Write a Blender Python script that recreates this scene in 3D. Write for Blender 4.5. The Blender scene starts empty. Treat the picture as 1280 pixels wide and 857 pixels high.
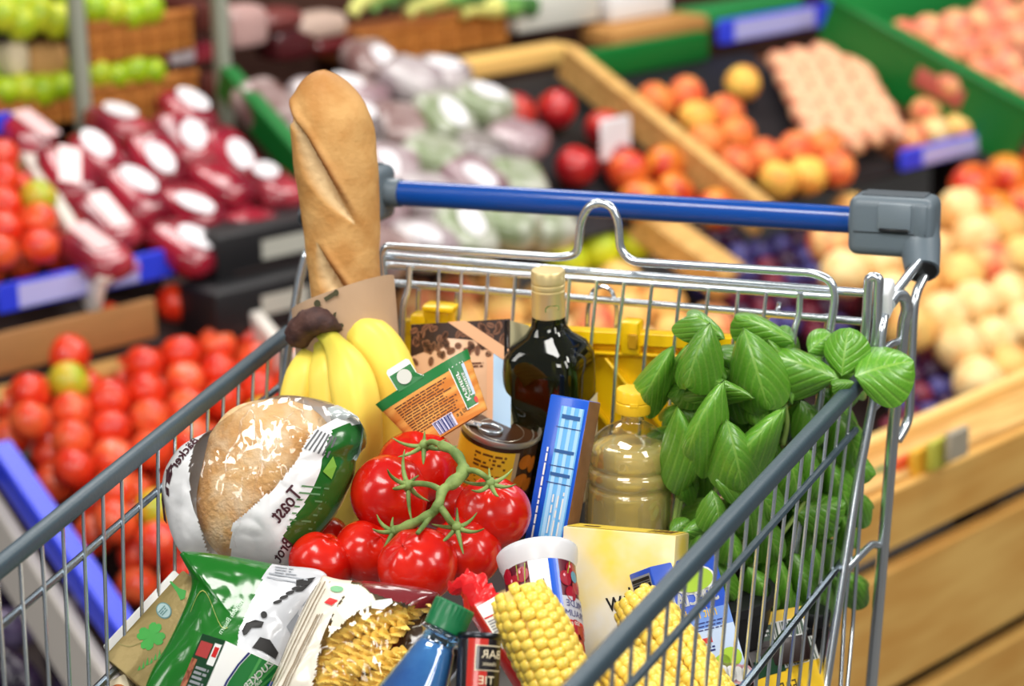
import bpy, bmesh, math, random
from math import sin, cos, pi, sqrt, radians, atan2, exp
from mathutils import Vector, Matrix, noise
S = bpy.context.scene
V = Vector
# ---------------------------------------------------------------- camera
YAW, PIT, ROL = 0.35391181, 0.28461756, 0.02296441
CAM = V((0.66514334, -1.930404, 0.60823647))
FPX, CX, CY = 3028.572, 640.0, 430.0
fw = V((-sin(YAW)*cos(PIT), cos(YAW)*cos(PIT), -sin(PIT)))
rt = V((cos(YAW), sin(YAW), 0)); dn = fw.cross(rt)
RX = rt*cos(ROL) + dn*sin(ROL); RD = -rt*sin(ROL) + dn*cos(ROL)
UPV = -RD; BK = -fw                       # view right = RX, view up = UPV, towards viewer = BK
cd = bpy.data.cameras.new('camera'); cam = bpy.data.objects.new('camera', cd)
S.collection.objects.link(cam); S.camera = cam
m = Matrix((RX, UPV, BK)).transposed().to_4x4(); m.translation = CAM; cam.matrix_world = m
cd.sensor_width = 36; cd.lens = FPX/1280*36; cd.shift_y = 1.5/1280
cd.clip_start = .05; cd.clip_end = 60
cd.dof.use_dof = True; cd.dof.focus_distance = 1.9; cd.dof.aperture_fstop = cd.lens/18
# ---------------------------------------------------------------- light
W = bpy.data.worlds.new('shop_air'); S.world = W; W.use_nodes = True
W.node_tree.nodes['Background'].inputs[0].default_value = (.80, .88, 1.0, 1)
W.node_tree.nodes['Background'].inputs[1].default_value = .22
S.view_settings.view_transform = 'Standard'; S.view_settings.look = 'None'
S.view_settings.gamma = 1; S.view_settings.use_curve_mapping = False
S.view_settings.exposure = -0.2
def area(name, loc, aim, sx, sy, watts, col=(1, .97, .92)):
    l = bpy.data.lights.new(name, 'AREA'); l.shape = 'RECTANGLE'; l.size = sx; l.size_y = sy
    l.energy = watts; l.color = col
    o = bpy.data.objects.new(name, l); S.collection.objects.link(o); o.location = loc
    o.rotation_euler = (V(aim)-V(loc)).to_track_quat('-Z', 'Y').to_euler(); return o
area('ceiling_or_fill_lamp', (-.15, -.75, 1.55), (0, -.2, -.1), .9, .5, 28)
area('ceiling_or_fill_lamp', (-1.6, -1.5, 1.3), (0, -.2, -.1), .5, 1.2, 17)
area('ceiling_or_fill_lamp', (1.9, -1.0, 1.2), (0.1, -.2, -.15), .5, 1.0, 20)
area('ceiling_or_fill_lamp', (.5, -2.9, 1.45), (0, -.2, -.12), 1.1, .6, 30)  # fill lamp added behind the camera to light the front faces
area('ceiling_or_fill_lamp', (2.3, .1, 1.75), (1.3, 1.5, -.6), .9, .9, 46)  # extra lamp, added to brighten the wooden bin
area('ceiling_or_fill_lamp', (-1.4, 2.2, 1.9), (-1.2, 2.3, -.4), 1.6, 1.2, 58)
area('ceiling_or_fill_lamp', (.6, 2.0, 1.9), (.5, 2.3, -.5), 1.6, 1.2, 58)
# ---------------------------------------------------------------- helpers
COL = S.collection
R = random.Random(7)
def ray(x, y): return RX*((x-CX)/FPX) + RD*((y-CY)/FPX) + fw
def at(x, y, Y=None, Z=None, X=None, t=None):
    r = ray(x, y)
    if Y is not None: t = (Y-CAM.y)/r.y
    elif Z is not None: t = (Z-CAM.z)/r.z
    elif X is not None: t = (X-CAM.x)/r.x
    return CAM + r*t
def depth(P): return (P-CAM).dot(fw)
def px2m(P): return depth(P)/FPX
def pix(P):
    q = V(P)-CAM; z = q.dot(fw)
    return (CX+FPX*q.dot(RX)/z, CY+FPX*q.dot(RD)/z)
def frame(o, x, y=None, z=None):
    """orthonormal frame at o: x exact, y (or z) as near as can be"""
    x = V(x).normalized()
    if z is not None: z = V(z); z = (z - x*z.dot(x)).normalized(); y = z.cross(x)
    else: y = V(y); y = (y - x*y.dot(x)).normalized(); z = x.cross(y)
    M = Matrix((x, y, z)).transposed().to_4x4(); M.translation = V(o); return M
def view_frame(o, roll=0, tilt=0, yaw=0):
    """frame facing the lens, rolled clockwise in view / tilted back at the top / yawed (degrees)"""
    M = Matrix((RX, UPV, BK)).transposed().to_4x4()
    M = M @ Matrix.Rotation(-radians(roll), 4, 'Z') @ Matrix.Rotation(-radians(tilt), 4, 'X') @ Matrix.Rotation(radians(yaw), 4, 'Y')
    M.translation = V(o); return M
def lin(c):
    return tuple((v/255/12.92 if v/255 <= .04045 else ((v/255+.055)/1.055)**2.4) for v in c)
MATS = {}
def mat(name, col, rough=.5, metal=0, var=0, scale=20, bump=0, bscale=60, trans=0, ior=1.45, coat=0, alpha=1, col2=None, sss=0, spec=.5, stretch=None, attr=None, acol=None, attr_pow=1):
    if name in MATS: return MATS[name]
    M = bpy.data.materials.new(name); M.use_nodes = True; nt = M.node_tree; N = nt.nodes; L = nt.links
    b = N['Principled BSDF']
    c = lin(col) + (1,)
    b.inputs['Base Color'].default_value = c; b.inputs['Roughness'].default_value = rough
    b.inputs['Metallic'].default_value = metal; b.inputs['IOR'].default_value = ior
    b.inputs['Transmission Weight'].default_value = trans; b.inputs['Coat Weight'].default_value = coat
    b.inputs['Coat Roughness'].default_value = .08
    b.inputs['Alpha'].default_value = alpha; b.inputs['Specular IOR Level'].default_value = spec
    if sss:
        b.inputs['Subsurface Weight'].default_value = sss; b.inputs['Subsurface Radius'].default_value = (.012, .006, .003); b.inputs['Subsurface Scale'].default_value = .5
    tc = N.new('ShaderNodeTexCoord'); src = tc.outputs['Object']
    if stretch:
        mp = N.new('ShaderNodeMapping'); mp.inputs['Scale'].default_value = stretch; L.new(src, mp.inputs[0]); src = mp.outputs[0]
    cur = None
    if var or col2:
        nz = N.new('ShaderNodeTexNoise'); nz.inputs['Scale'].default_value = scale; nz.inputs['Detail'].default_value = 4; L.new(src, nz.inputs['Vector'])
        mx = N.new('ShaderNodeMix'); mx.data_type = 'RGBA'
        if col2:
            rp = N.new('ShaderNodeMapRange'); rp.inputs[1].default_value = .38; rp.inputs[2].default_value = .62; L.new(nz.outputs[0], rp.inputs[0]); L.new(rp.outputs[0], mx.inputs[0])
            mx.inputs[6].default_value = c; mx.inputs[7].default_value = lin(col2)+(1,)
        else:
            L.new(nz.outputs[0], mx.inputs[0])
            mx.inputs[6].default_value = tuple(max(0, v*(1-var)) for v in c[:3])+(1,); mx.inputs[7].default_value = tuple(min(1, v*(1+var)) for v in c[:3])+(1,)
        cur = mx.outputs[2]
    if attr:
        an = N.new('ShaderNodeAttribute'); an.attribute_name = attr
        m2 = N.new('ShaderNodeMix'); m2.data_type = 'RGBA'; L.new(an.outputs['Fac'], m2.inputs[0])
        if cur: L.new(cur, m2.inputs[6])
        else: m2.inputs[6].default_value = c
        m2.inputs[7].default_value = lin(acol)+(1,); cur = m2.outputs[2]
    if cur: L.new(cur, b.inputs['Base Color'])
    if bump:
        n2 = N.new('ShaderNodeTexNoise'); n2.inputs['Scale'].default_value = bscale; n2.inputs['Detail'].default_value = 3; L.new(src, n2.inputs['Vector'])
        bp = N.new('ShaderNodeBump'); bp.inputs['Strength'].default_value = bump; bp.inputs['Distance'].default_value = .004
        L.new(n2.outputs[0], bp.inputs['Height']); L.new(bp.outputs[0], b.inputs['Normal'])
    MATS[name] = M; return M
class MB:
    def __init__(s): s.v = []; s.f = []; s.m = []; s.uv = None
    def add(s, vs, fs, mi=0):
        o = len(s.v); s.v += [V(p) for p in vs]; s.f += [tuple(i+o for i in f) for f in fs]; s.m += [mi]*len(fs); return s
    def bm(s, bm, M=None, mi=0):
        bm.verts.ensure_lookup_table(); bm.verts.index_update()
        vs = [(M @ v.co if M else v.co.copy()) for v in bm.verts]
        s.add(vs, [tuple(v.index for v in f.verts) for f in bm.faces], mi); bm.free(); return s
    def box(s, c, d, bev=0, seg=2, M=None, mi=0):
        bm = bmesh.new(); bmesh.ops.create_cube(bm, size=1)
        for v in bm.verts: v.co = V((v.co.x*d[0]+c[0], v.co.y*d[1]+c[1], v.co.z*d[2]+c[2]))
        if bev: bmesh.ops.bevel(bm, geom=list(bm.edges), offset=bev, segments=seg, affect='EDGES', profile=.5)
        return s.bm(bm, M, mi)
    def tube(s, pts, r, seg=8, cap=True, mi=0, close=False):
        pts = [V(p) for p in pts]; n = len(pts); rs = r if isinstance(r, (list, tuple)) else [r]*n
        T = []
        for i in range(n):
            a = pts[i-1] if (i or close) else pts[0]; b = pts[(i+1) % n] if (i < n-1 or close) else pts[i]
            T.append((b-a).normalized())
        u = T[0].orthogonal().normalized(); vs = []; fs = []
        for i in range(n):
            u = (u - T[i]*u.dot(T[i])).normalized(); w = T[i].cross(u)
            for k in range(seg):
                q = 2*pi*k/seg; vs.append(pts[i] + (u*cos(q)+w*sin(q))*rs[i])
        for i in range(n if close else n-1):
            for k in range(seg):
                a = i*seg+k; b = i*seg+(k+1) % seg; j = ((i+1) % n)*seg
                fs.append((a, b, j+(k+1) % seg, j+k))
        if cap and not close: fs += [tuple(range(seg))[::-1], tuple((n-1)*seg+k for k in range(seg))]
        return s.add(vs, fs, mi)
    def lathe(s, prof, seg=32, M=None, mi=0, ex=1, ez=1, sq=0, cap0=True, cap1=True):
        """profile of (radius, height): turned about local Y; sq>0 squares the section"""
        vs = []; fs = []; n = len(prof)
        for r, h in prof:
            for k in range(seg):
                q = 2*pi*k/seg; c, d = cos(q), sin(q)
                g = 1 if not sq else (abs(c)**(2+sq)+abs(d)**(2+sq))**(-1/(2+sq))
                p = V((r*g*c*ex, h, r*g*d*ez)); vs.append(M @ p if M else p)
        for i in range(n-1):
            for k in range(seg):
                a = i*seg+k; b = i*seg+(k+1) % seg; fs.append((a, a+seg, b+seg, b))
        if cap0: fs.append(tuple(range(seg)))
        if cap1: fs.append(tuple((n-1)*seg+k for k in range(seg))[::-1])
        return s.add(vs, fs, mi)
    def mesh(s, name, mats, smooth=True, ang=40):
        me = bpy.data.meshes.new(name); me.from_pydata([tuple(p) for p in s.v], [], s.f)
        for mm in (mats if isinstance(mats, (list, tuple)) else [mats]): me.materials.append(mm)
        if any(s.m): me.polygons.foreach_set('material_index', s.m)
        if smooth:
            me.polygons.foreach_set('use_smooth', [True]*len(s.f))
            if ang < 180: me.set_sharp_from_angle(angle=radians(ang))
        me.update(); return me
    def obj(s, name, mats, parent=None, smooth=True, ang=40, M=None):
        o = bpy.data.objects.new(name, s.mesh(name, mats, smooth, ang)); COL.objects.link(o)
        if M is not None: o.matrix_world = M
        if parent: o.parent = parent
        return o
def tag(o, label, cat, group=None, kind=None):
    if label: o['label'] = label
    if cat: o['category'] = cat
    if group: o['group'] = group
    if kind: o['kind'] = kind
    return o
def thing(name, label, cat, M=None, group=None):
    o = bpy.data.objects.new(name, None); COL.objects.link(o); o.empty_display_size = .05
    if M is not None: o.matrix_world = M if isinstance(M, Matrix) else Matrix.Translation(M)
    return tag(o, label, cat, group)
def inst(name, me, M, parent=None):
    o = bpy.data.objects.new(name, me); COL.objects.link(o); o.matrix_world = M
    if parent: o.parent = parent
    return o
def struct(o): o['kind'] = 'structure'; return o
def fillet(pts, rad, n=5):
    pts = [V(p) for p in pts]; out = [pts[0]]
    for i in range(1, len(pts)-1):
        p, a, b = pts[i], pts[i-1], pts[i+1]
        da, db = a-p, b-p; r = min(rad, da.length*.48, db.length*.48)
        A = p+da.normalized()*r; B = p+db.normalized()*r
        for k in range(n+1):
            t = k/n; out.append(A*(1-t)**2 + p*2*t*(1-t) + B*t*t)
    out.append(pts[-1]); return out
def catmull(pts, n=6):
    pts = [V(p) for p in pts]; P = [pts[0]*2-pts[1]] + pts + [pts[-1]*2-pts[-2]]; out = []
    for i in range(1, len(P)-2):
        for k in range(n):
            t = k/n; a, b, c, d = P[i-1], P[i], P[i+1], P[i+2]
            out.append(.5*((2*b)+(c-a)*t+(2*a-5*b+4*c-d)*t*t+(3*b-a-3*c+d)*t**3))
    out.append(pts[-1]); return out
def inpoly(x, y, poly):
    c = False; n = len(poly)
    for i in range(n):
        x1, y1 = poly[i]; x2, y2 = poly[i-1]
        if (y1 > y) != (y2 > y) and x < (x2-x1)*(y-y1)/(y2-y1)+x1: c = not c
    return c
def ell(cx, cy, rx, ry, n=14, rot=0):
    return [(cx+rx*cos(2*pi*k/n)*cos(rot)-ry*sin(2*pi*k/n)*sin(rot), cy+rx*cos(2*pi*k/n)*sin(rot)+ry*sin(2*pi*k/n)*cos(rot)) for k in range(n)]
# flat print on a surface: fn maps printed (x, y) to a point
def flat(z=.0004): return lambda x, y: V((x, y, z))
def prints(name, parent, matl, polys, fn, sub=0):
    mb = MB()
    for po in polys:
        if sub and len(po) == 4:
            a, b, c, d = [V((q[0], q[1], 0)) for q in po]; g = []
            for i in range(sub+1):
                for j in range(2):
                    p = (a.lerp(b, i/sub)).lerp(d.lerp(c, i/sub), j); g.append(fn(p.x, p.y))
            mb.add(g, [(2*i, 2*i+2, 2*i+3, 2*i+1) for i in range(sub)])
        else: mb.add([fn(*q) for q in po], [tuple(range(len(po)))])
    return mb.obj(name, matl, parent, smooth=bool(sub), ang=180)
def rect(x0, y0, x1, y1): return [(x0, y0), (x1, y0), (x1, y1), (x0, y1)]
_txt = {}
def text_geo(s):
    if s not in _txt:
        cu = bpy.data.curves.new('lettering', 'FONT'); cu.body = s; cu.size = 1; cu.align_x = 'CENTER'; cu.align_y = 'CENTER'; cu.resolution_u = 2
        o = bpy.data.objects.new('lettering', cu); COL.objects.link(o)
        me = bpy.data.meshes.new_from_object(o)
        _txt[s] = ([v.co.copy() for v in me.vertices], [tuple(p.vertices) for p in me.polygons])
        bpy.data.objects.remove(o); bpy.data.meshes.remove(me); bpy.data.curves.remove(cu)
    return _txt[s]
def letters(name, parent, s, matl, x, y, size, fn, rot=0, mirror=True, sx=1, bold=0):
    """the photograph is a mirror image, so its lettering runs backwards"""
    vs, fs = text_geo(s); c, d = cos(radians(rot)), sin(radians(rot)); mb = MB(); out = []
    offs = [(0, 0)] + ([(bold, 0), (0, bold), (-bold, 0)] if bold else [])
    for i, (ox, oy) in enumerate(offs):
        out = []
        for p in vs:
            a = p.x*size*sx*(-1 if mirror else 1)+ox; b = p.y*size+oy
            q = fn(x+a*c-b*d, y+a*d+b*c); out.append(q)
        mb.add(out, fs)
    return mb.obj(name, matl, parent, smooth=False)
def microtext(name, parent, matl, x0, y0, x1, y1, rows, fn, rot=0, seed=1, fillf=.55):
    r = random.Random(seed); polys = []; h = (y1-y0)/rows; cx, cy = (x0+x1)/2, (y0+y1)/2; c, d = cos(radians(rot)), sin(radians(rot))
    for i in range(rows):
        x = x0; xe = x1-(x1-x0)*r.random()*.25; y = y1-(i+1)*h
        while x < xe:
            w = min(h*(1.2+3*r.random()), xe-x); po = rect(x, y+h*.2, x+w, y+h*(.2+fillf))
            polys.append([(cx+(a-cx)*c-(b-cy)*d, cy+(a-cx)*d+(b-cy)*c) for a, b in po]); x += w+h*.45
    return prints(name, parent, matl, polys, fn)
def barcode(name, parent, matl, x0, y0, x1, y1, n, fn, vertical=True, seed=3, quad=None):
    r = random.Random(seed); ws = [r.choice((1, 1, 2, 3)) for _ in range(2*n)]; t = sum(ws); p = 0; polys = []
    for i, w in enumerate(ws):
        if i % 2 == 0:
            a, b = p/t, (p+w)/t
            polys.append(rect(x0+(x1-x0)*a, y0, x0+(x1-x0)*b, y1) if vertical else rect(x0, y0+(y1-y0)*a, x1, y0+(y1-y0)*b))
        p += w
    return prints(name, parent, matl, polys, fn)
# a carton: local frame has its front face at z=0 with the centre of the face at the origin
def face_frame(tl, tr, bl):
    tl, tr, bl = V(tl), V(tr), V(bl); x = tr-tl; y = tl-bl
    M = frame(tl, x, y); w = x.length; y2 = M.to_3x3().col[1]; h = y.dot(y2)
    M.translation = tl + x*.5 - y2*h*.5; return M, w, h
def carton(par, name, w, h, d, matl, bev=.0012, side=None):
    mb = MB().box((0, 0, -d/2), (w, h, d), bev, 2)
    if side:
        for i, f in enumerate(mb.f):
            c = sum((mb.v[k] for k in f), V())/len(f)
            if c.x > w/2-bev*.6: mb.m[i] = 1
        return mb.obj(name, [matl, side], par, ang=30)
    return mb.obj(name, matl, par, ang=30)
# pillow: an outline (local metres) blown up to a cushion; regions split the front into parts
class Pillow:
    def __init__(s, out, hgt, back=.4, n=120, rings=26, wr=0, wscale=40, pw=.5, seed=0, ctr=None):
        out = catmull([V((p[0], p[1], 0)) for p in out+[out[0]]], 8)[:-1]
        s.c = ctr and V((ctr[0], ctr[1], 0)) or sum(out, V())/len(out)
        s.poly = [(p.x, p.y) for p in out]; s.h = hgt; s.wr = wr; s.ws = wscale; s.pw = pw; s.back = back; s.n = n; s.rings = rings; s.seed = seed
        s.R = []
        for k in range(360):
            a = 2*pi*k/360; dx, dy = cos(a), sin(a); best = 0
            for i in range(len(s.poly)):
                x1, y1 = s.poly[i-1]; x2, y2 = s.poly[i]; x1 -= s.c.x; x2 -= s.c.x; y1 -= s.c.y; y2 -= s.c.y
                den = dx*(y2-y1)-dy*(x2-x1)
                if abs(den) < 1e-12: continue
                t = (x1*(y2-y1)-y1*(x2-x1))/den; u = (x1*dy-y1*dx)/den
                if t > 0 and -1e-6 <= u <= 1+1e-6: best = max(best, t)
            s.R.append(best)
    def rad(s, a):
        q = (a % (2*pi))/(2*pi)*360; i = int(q) % 360; f = q-int(q); return s.R[i]*(1-f)+s.R[(i+1) % 360]*f
    def z(s, x, y):
        dx, dy = x-s.c.x, y-s.c.y; r = sqrt(dx*dx+dy*dy)
        q = min(1, r/max(1e-6, s.rad(atan2(dy, dx)))); b = max(0, 1-q*q)**s.pw
        w = s.wr*min(1, 3*(1-q))*(abs(noise.noise(V((x*s.ws+s.seed, y*s.ws, s.seed)))) + .5*abs(noise.noise(V((x*s.ws*2.3, y*s.ws*2.3+s.seed, 7))))-.3) if s.wr else 0
        return s.h*b + w
    def fn(s, off=.0006): return lambda x, y: V((x, y, s.z(x, y)+off))
    def parts(s, parent, regs, back_mat, back_name, ang=180):
        """regs: list of (name, material, polygon or None for the rest)"""
        P = []; n, m = s.n, s.rings
        for j in range(m+1):
            q = sin(pi/2*j/m)
            for k in range(n):
                a = 2*pi*k/n; r = s.rad(a)*q; x, y = s.c.x+r*cos(a), s.c.y+r*sin(a); P.append(V((x, y, s.z(x, y))))
        F = [(j*n+k, (j+1)*n+k, (j+1)*n+(k+1) % n, j*n+(k+1) % n) for j in range(1, m) for k in range(n)]
        F += [(0, n+k, n+(k+1) % n) for k in range(n)]
        buck = {}
        for f in F:
            c = sum((P[i] for i in f), V())/len(f); key = len(regs)-1
            for i, rg in enumerate(regs):
                if rg[2] is None or inpoly(c.x, c.y, rg[2]): key = i; break
            buck.setdefault(key, []).append(f)
        obs = []
        for key, fs in sorted(buck.items()):
            mp = {}; mb = MB(); vs = []; ff = []
            for f in fs:
                for i in f:
                    if i not in mp: mp[i] = len(vs); vs.append(P[i])
                ff.append(tuple(mp[i] for i in f))
            mb.add(vs, ff); obs.append(mb.obj(regs[key][0], regs[key][1], parent, ang=ang))
        if back_mat:
            vs = [V((p.x, p.y, -s.back*max(0, p.z))) for p in P]
            MB().add(vs, [f[::-1] for f in F]).obj(back_name, back_mat, parent, ang=180)
        return obs
def sphere_mesh(name, mats, fr=None, nu=20, nv=12, mi=None):
    mb = MB(); vs = []; fs = []; ms = []
    for j in range(nv+1):
        t = pi*j/nv
        for k in range(nu):
            q = 2*pi*k/nu; d = V((sin(t)*cos(q), sin(t)*sin(q), cos(t)))
            vs.append(d*(fr(t, q) if fr else 1))
    for j in range(nv):
        for k in range(nu):
            a = j*nu+k; b = j*nu+(k+1) % nu
            if j == 0: fs.append((k, nu+k, nu+(k+1) % nu))
            elif j == nv-1: fs.append((a, a+nu, b))
            else: fs.append((a, a+nu, b+nu, b))
    mb.add(vs, fs); return mb.mesh(name, mats, ang=180)
# ---------------------------------------------------------------- shop shell
FLOOR = -.88
tile = mat('floor_tile_grey', (92, 88, 84), .45, var=.12, scale=6)
struct(MB().box((0, 2.5, FLOOR-.03), (11, 13, .06)).obj('floor', tile, smooth=False))
wallm = mat('wall_paint_warm', (120, 112, 104), .8, var=.08, scale=3)
struct(MB().box((0, 9.05, .45), (11, .1, 2.7)).obj('wall_back', wallm, smooth=False))
struct(MB().box((-5.55, 2.5, .45), (.1, 13, 2.7)).obj('wall_left', wallm, smooth=False))
struct(MB().box((5.55, 2.5, .45), (.1, 13, 2.7)).obj('wall_right', wallm, smooth=False))
# ---------------------------------------------------------------- the cart
HW, TAP, SL, WD, Y0L, Y0R = .265, .0665, .0210, .03415, .0263, .0155
ZB = -.26                                     # basket floor
chrome = mat('zinc_wire', (222, 229, 234), .22, metal=.88, var=.05, scale=30)
chrome2 = mat('zinc_rail', (128, 140, 150), .26, metal=.95)
greyp = mat('grey_rail_plastic', (60, 76, 86), .42, bump=.06, bscale=300)
capp = mat('grey_cap_plastic', (98, 110, 118), .36, bump=.1, bscale=900)
bluep = mat('blue_handle_plastic', (0, 66, 150), .24, coat=.3)
yelp = mat('yellow_flap_plastic', (250, 203, 8), .38, coat=.15)
whip = mat('white_bush_plastic', (225, 228, 228), .4)
blk = mat('black_plastic', (22, 23, 25), .4)
cart = thing('shopping_cart', 'chrome wire shopping cart with a blue handle bar, heaped with groceries', 'shopping cart', V((0, -.3, FLOOR)))
CI = Matrix.Translation(V((0, .3, -FLOOR)))
def att(o, par=None):
    o.parent = par or cart
    if not par: o.matrix_parent_inverse = CI
    return o
def sidept(s, y, z=None, k=0.):
    """a point of a basket side: y forward from the back, k metres below the rim"""
    zt = -SL*y; f = min(1, max(0, k/(zt-ZB)))
    return V((s*(HW-TAP*y-.01*f), -(y+f*(-.1*y+.08)), zt-k))
def rail(name, s, k, r, m, y0, y1, seg=8):
    att(MB().tube([sidept(s, y0+(y1-y0)*i/8, k=k) for i in range(9)], r, seg).obj(name, m))
LEN = .80
for s in (-1, 1):
    # plastic covered top rail: a rounded bar
    mb = MB(); pts = [sidept(s, y) for y in (-.004, LEN)]
    d = (pts[1]-pts[0]); M = frame(pts[0]+d*.5, d, z=(0, 0, 1))
    mb.box((0, 0, .0), (d.length, .0125, .0145), .0045, 3, M); att(mb.obj('rim_cover', greyp))
    rail('side_rail', s, .041, .0031, greyp if s > 0 else chrome2, .0, LEN)
    rail('side_rail', s, .150, .0034, chrome2, -.02, LEN)
    rail('side_rail', s, .255, .004, chrome2, 0, LEN)
    y0 = Y0R if s > 0 else Y0L; n = 23
    for i in range(n):
        y = y0+i*WD
        if y > LEN: break
        att(MB().tube([sidept(s, y, k=.004)+V((-s*.003, 0, 0)), sidept(s, y, k=.256)+V((-s*.003, 0, 0))], .00155, 7).obj('side_wire', chrome))
# front panel and floor grid (below and before the picture)
mb = MB()
for i in range(13):
    f = i/12*2-1
    mb.tube([(f*(HW-TAP*LEN), -LEN, -SL*LEN), (f*(HW-TAP*LEN-.01), -LEN, ZB)], .0017, 6)
for k in (.0, .09, .18, .24): mb.tube([sidept(-1, LEN, k=k), sidept(1, LEN, k=k)], .003, 6)
o = att(mb.obj('front_panel', chrome)); o['kind'] = 'stuff'
mb = MB()
for i in range(17):
    f = i/16*2-1; mb.tube([(f*(HW-.012), -.06, ZB), (f*(HW-TAP*LEN-.012), -LEN, ZB)], .0018, 6)
for i in range(9): y = .06+i*.09; mb.tube([(-(HW-TAP*y-.012), -y, ZB-.003), (HW-TAP*y-.012, -y, ZB-.003)], .0022, 6)
o = att(mb.obj('floor_grid', chrome)); o['kind'] = 'stuff'
def rod(name, pts, r, m=chrome, rad=.012, seg=10, close=False):
    return att(MB().tube(fillet(pts, rad), r, seg, close=close).obj(name, m))
def A(Y, *p): return [at(x, y, Y=Y) for x, y in p]
# back corner loops
rod('corner_loop', A(.012, (1076, 470), (1083, 400), (1086, 346), (1099, 346), (1096, 410), (1088, 470)), .0042, rad=.006)
rod('corner_loop', [at(392, 309, Y=.03), at(384, 312, Y=.012), at(375, 345, Y=.008), at(362, 425, Y=0), at(354, 489, Y=-.005), at(338, 600, Y=-.03), at(318, 800, Y=-.06)], .0042, rad=.008)
# rear rods on the right: fork below the handle cap
rod('rear_rod', [at(1153, 322, Y=.118), at(1146, 330, Y=.10), at(1107, 382, Y=.03), at(1104, 402, Y=.012), at(1093, 493, Y=0), at(1072, 600, Y=-.022), at(1032, 857, Y=-.085), at(1026, 892, Y=-.1)], .0043, rad=.02)
rod('rear_rod', [at(1160, 328, Y=.125), at(1157, 342, Y=.118), at(1144, 368, Y=.10), at(1141, 400, Y=.095), at(1136, 526, Y=.085), at(1122, 550, Y=.07)], .0042, rad=.014)
rod('rear_leg', [at(1112, 380, Y=.03), at(1120, 369, Y=.05), at(1131, 369, Y=.06), at(1134, 388, Y=.06), at(1130, 400, Y=.06), at(1118, 520, Y=.055), at(1089, 857, Y=.04), V((.262, .03, FLOOR+.13))], .0053, rad=.012)
rod('cross_rod', [at(1103, 440, Y=.01), at(1112, 430, Y=.03), at(1122, 427, Y=.055)], .0032)
rod('cross_rod', [at(1090, 512, Y=0), at(1108, 494, Y=.03), at(1117, 490, Y=.055)], .0032)
rod('cross_rod', [at(1050, 720, Y=-.05), at(1073, 696, Y=-.01), at(1090, 679, Y=.03), at(1101, 682, Y=.05)], .0036)
rod('back_wire', [at(1080, 570, Y=.0), at(1072, 690, Y=-.01), at(1066, 780, Y=-.02), at(1058, 870, Y=-.05)], .0018)
rod('back_wire', [at(1069, 640, Y=-.01), at(1056, 760, Y=-.03), at(1050, 870, Y=-.06)], .0018)
# the same on the left, behind bread and bananas
rod('rear_rod', [V((-.292, .125, .085)), at(398, 300, Y=.06), at(388, 318, Y=.03)], .0046)
rod('rear_leg', [sidept(-1, .03, k=.06)+V((-.004, 0, 0)), sidept(-1, .06, k=.2)+V((-.004, 0, 0)), V((-.25, -.05, FLOOR+.13))], .0053)
mb = MB().box((0, 0, 0), (.013, .03, .028), .004, 3, frame(at(1106, 374, Y=.03), (1, 0, 0), (0, 1, .2))); att(mb.obj('bush', whip))
# rear flap
YF = .010
rod('flap_frame', [at(497, 700, Y=-.03), at(494, 545, Y=-.01)] + A(YF, (478, 316), (482, 308), (700, 322), (722, 318), (726, 275), (736, 257), (749, 253), (764, 257), (773, 276), (775, 312), (790, 327), (1018, 341), (1040, 351), (1044, 372)) + [at(1038, 410, Y=.008), at(1016, 560, Y=-.01), at(990, 700, Y=-.03)], .0037, rad=.012)
rod('flap_rail', A(.022, (468, 319), (1083, 366)), .0037)
rod('flap_rail', A(YF+.003, (480, 331), (1041, 371)), .0032)
rod('flap_rail', A(.04, (470, 352), (1084, 402)), .0034)
for x0, x1 in ((548.6, 546), (577, 572), (610, 605), (644, 638), (678, 671), (712, 705), (746, 738), (780, 771), (815, 806), (850, 842), (886, 877), (923, 915), (958, 949)):
    y0 = 331+(x0-480)*40/561
    rod('flap_wire', [at(x0, y0, Y=YF), at(x1, 440, Y=YF-.004), at(x1-8, 560, Y=YF-.02)], .0017, seg=7)
for x in (512, 1000): 
    y0 = 329+(x-480)*40/561
    rod('flap_upright', A(YF-.002, (x, y0), (x-1, y0+28)) + A(YF-.006, (x-8, y0+48), (x-11, 470), (x-14, 600)), .0029)
for pp in (((523, 362), (521, 440)), ((571, 366), (569, 440)), ((733, 440), (735, 385), (741, 362), (752, 357), (765, 362), (771, 385), (769, 440)), ((974, 378), (972, 389), (957, 398), (945, 412)), ((1034, 392), (1030, 470))):
    rod('seat_wire', A(.046, *pp), .002, seg=7, rad=.006)
# yellow child seat flap behind the wires
YS = .028
def sq(*p): return [at(x, y, Y=YS) for x, y in p]
P = sq((505, 402), (985, 425), (965, 560), (500, 540)); N = V((0, -1, 0))
seat = MB(); dv = V((0, .012, 0))
seat.add(P+[q+dv for q in P], [(3, 2, 1, 0), (4, 5, 6, 7), (0, 1, 5, 4), (1, 2, 6, 5), (2, 3, 7, 6), (3, 0, 4, 7)])
so = att(seat.obj('seat_panel', yelp, smooth=False))
def bar(par, p, q, w, d, nm, Y=YS-.004):
    a, b = at(*p, Y=Y), at(*q, Y=Y); x = b-a; M = frame(a+x*.5, x, z=(0, -1, 0))
    return att(MB().box((0, 0, 0), (x.length, w, d), .001, 1, M).obj(nm, yelp), par)
bar(so, (504, 407), (985, 432), .012, .012, 'panel_edge'); bar(so, (700, 437), (985, 450), .003, .012, 'panel_edge')
for i in range(7): bar(so, (560+i*66, 440+i*2), (640+i*66, 540+i*2), .0028, .010, 'panel_rib')
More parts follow.
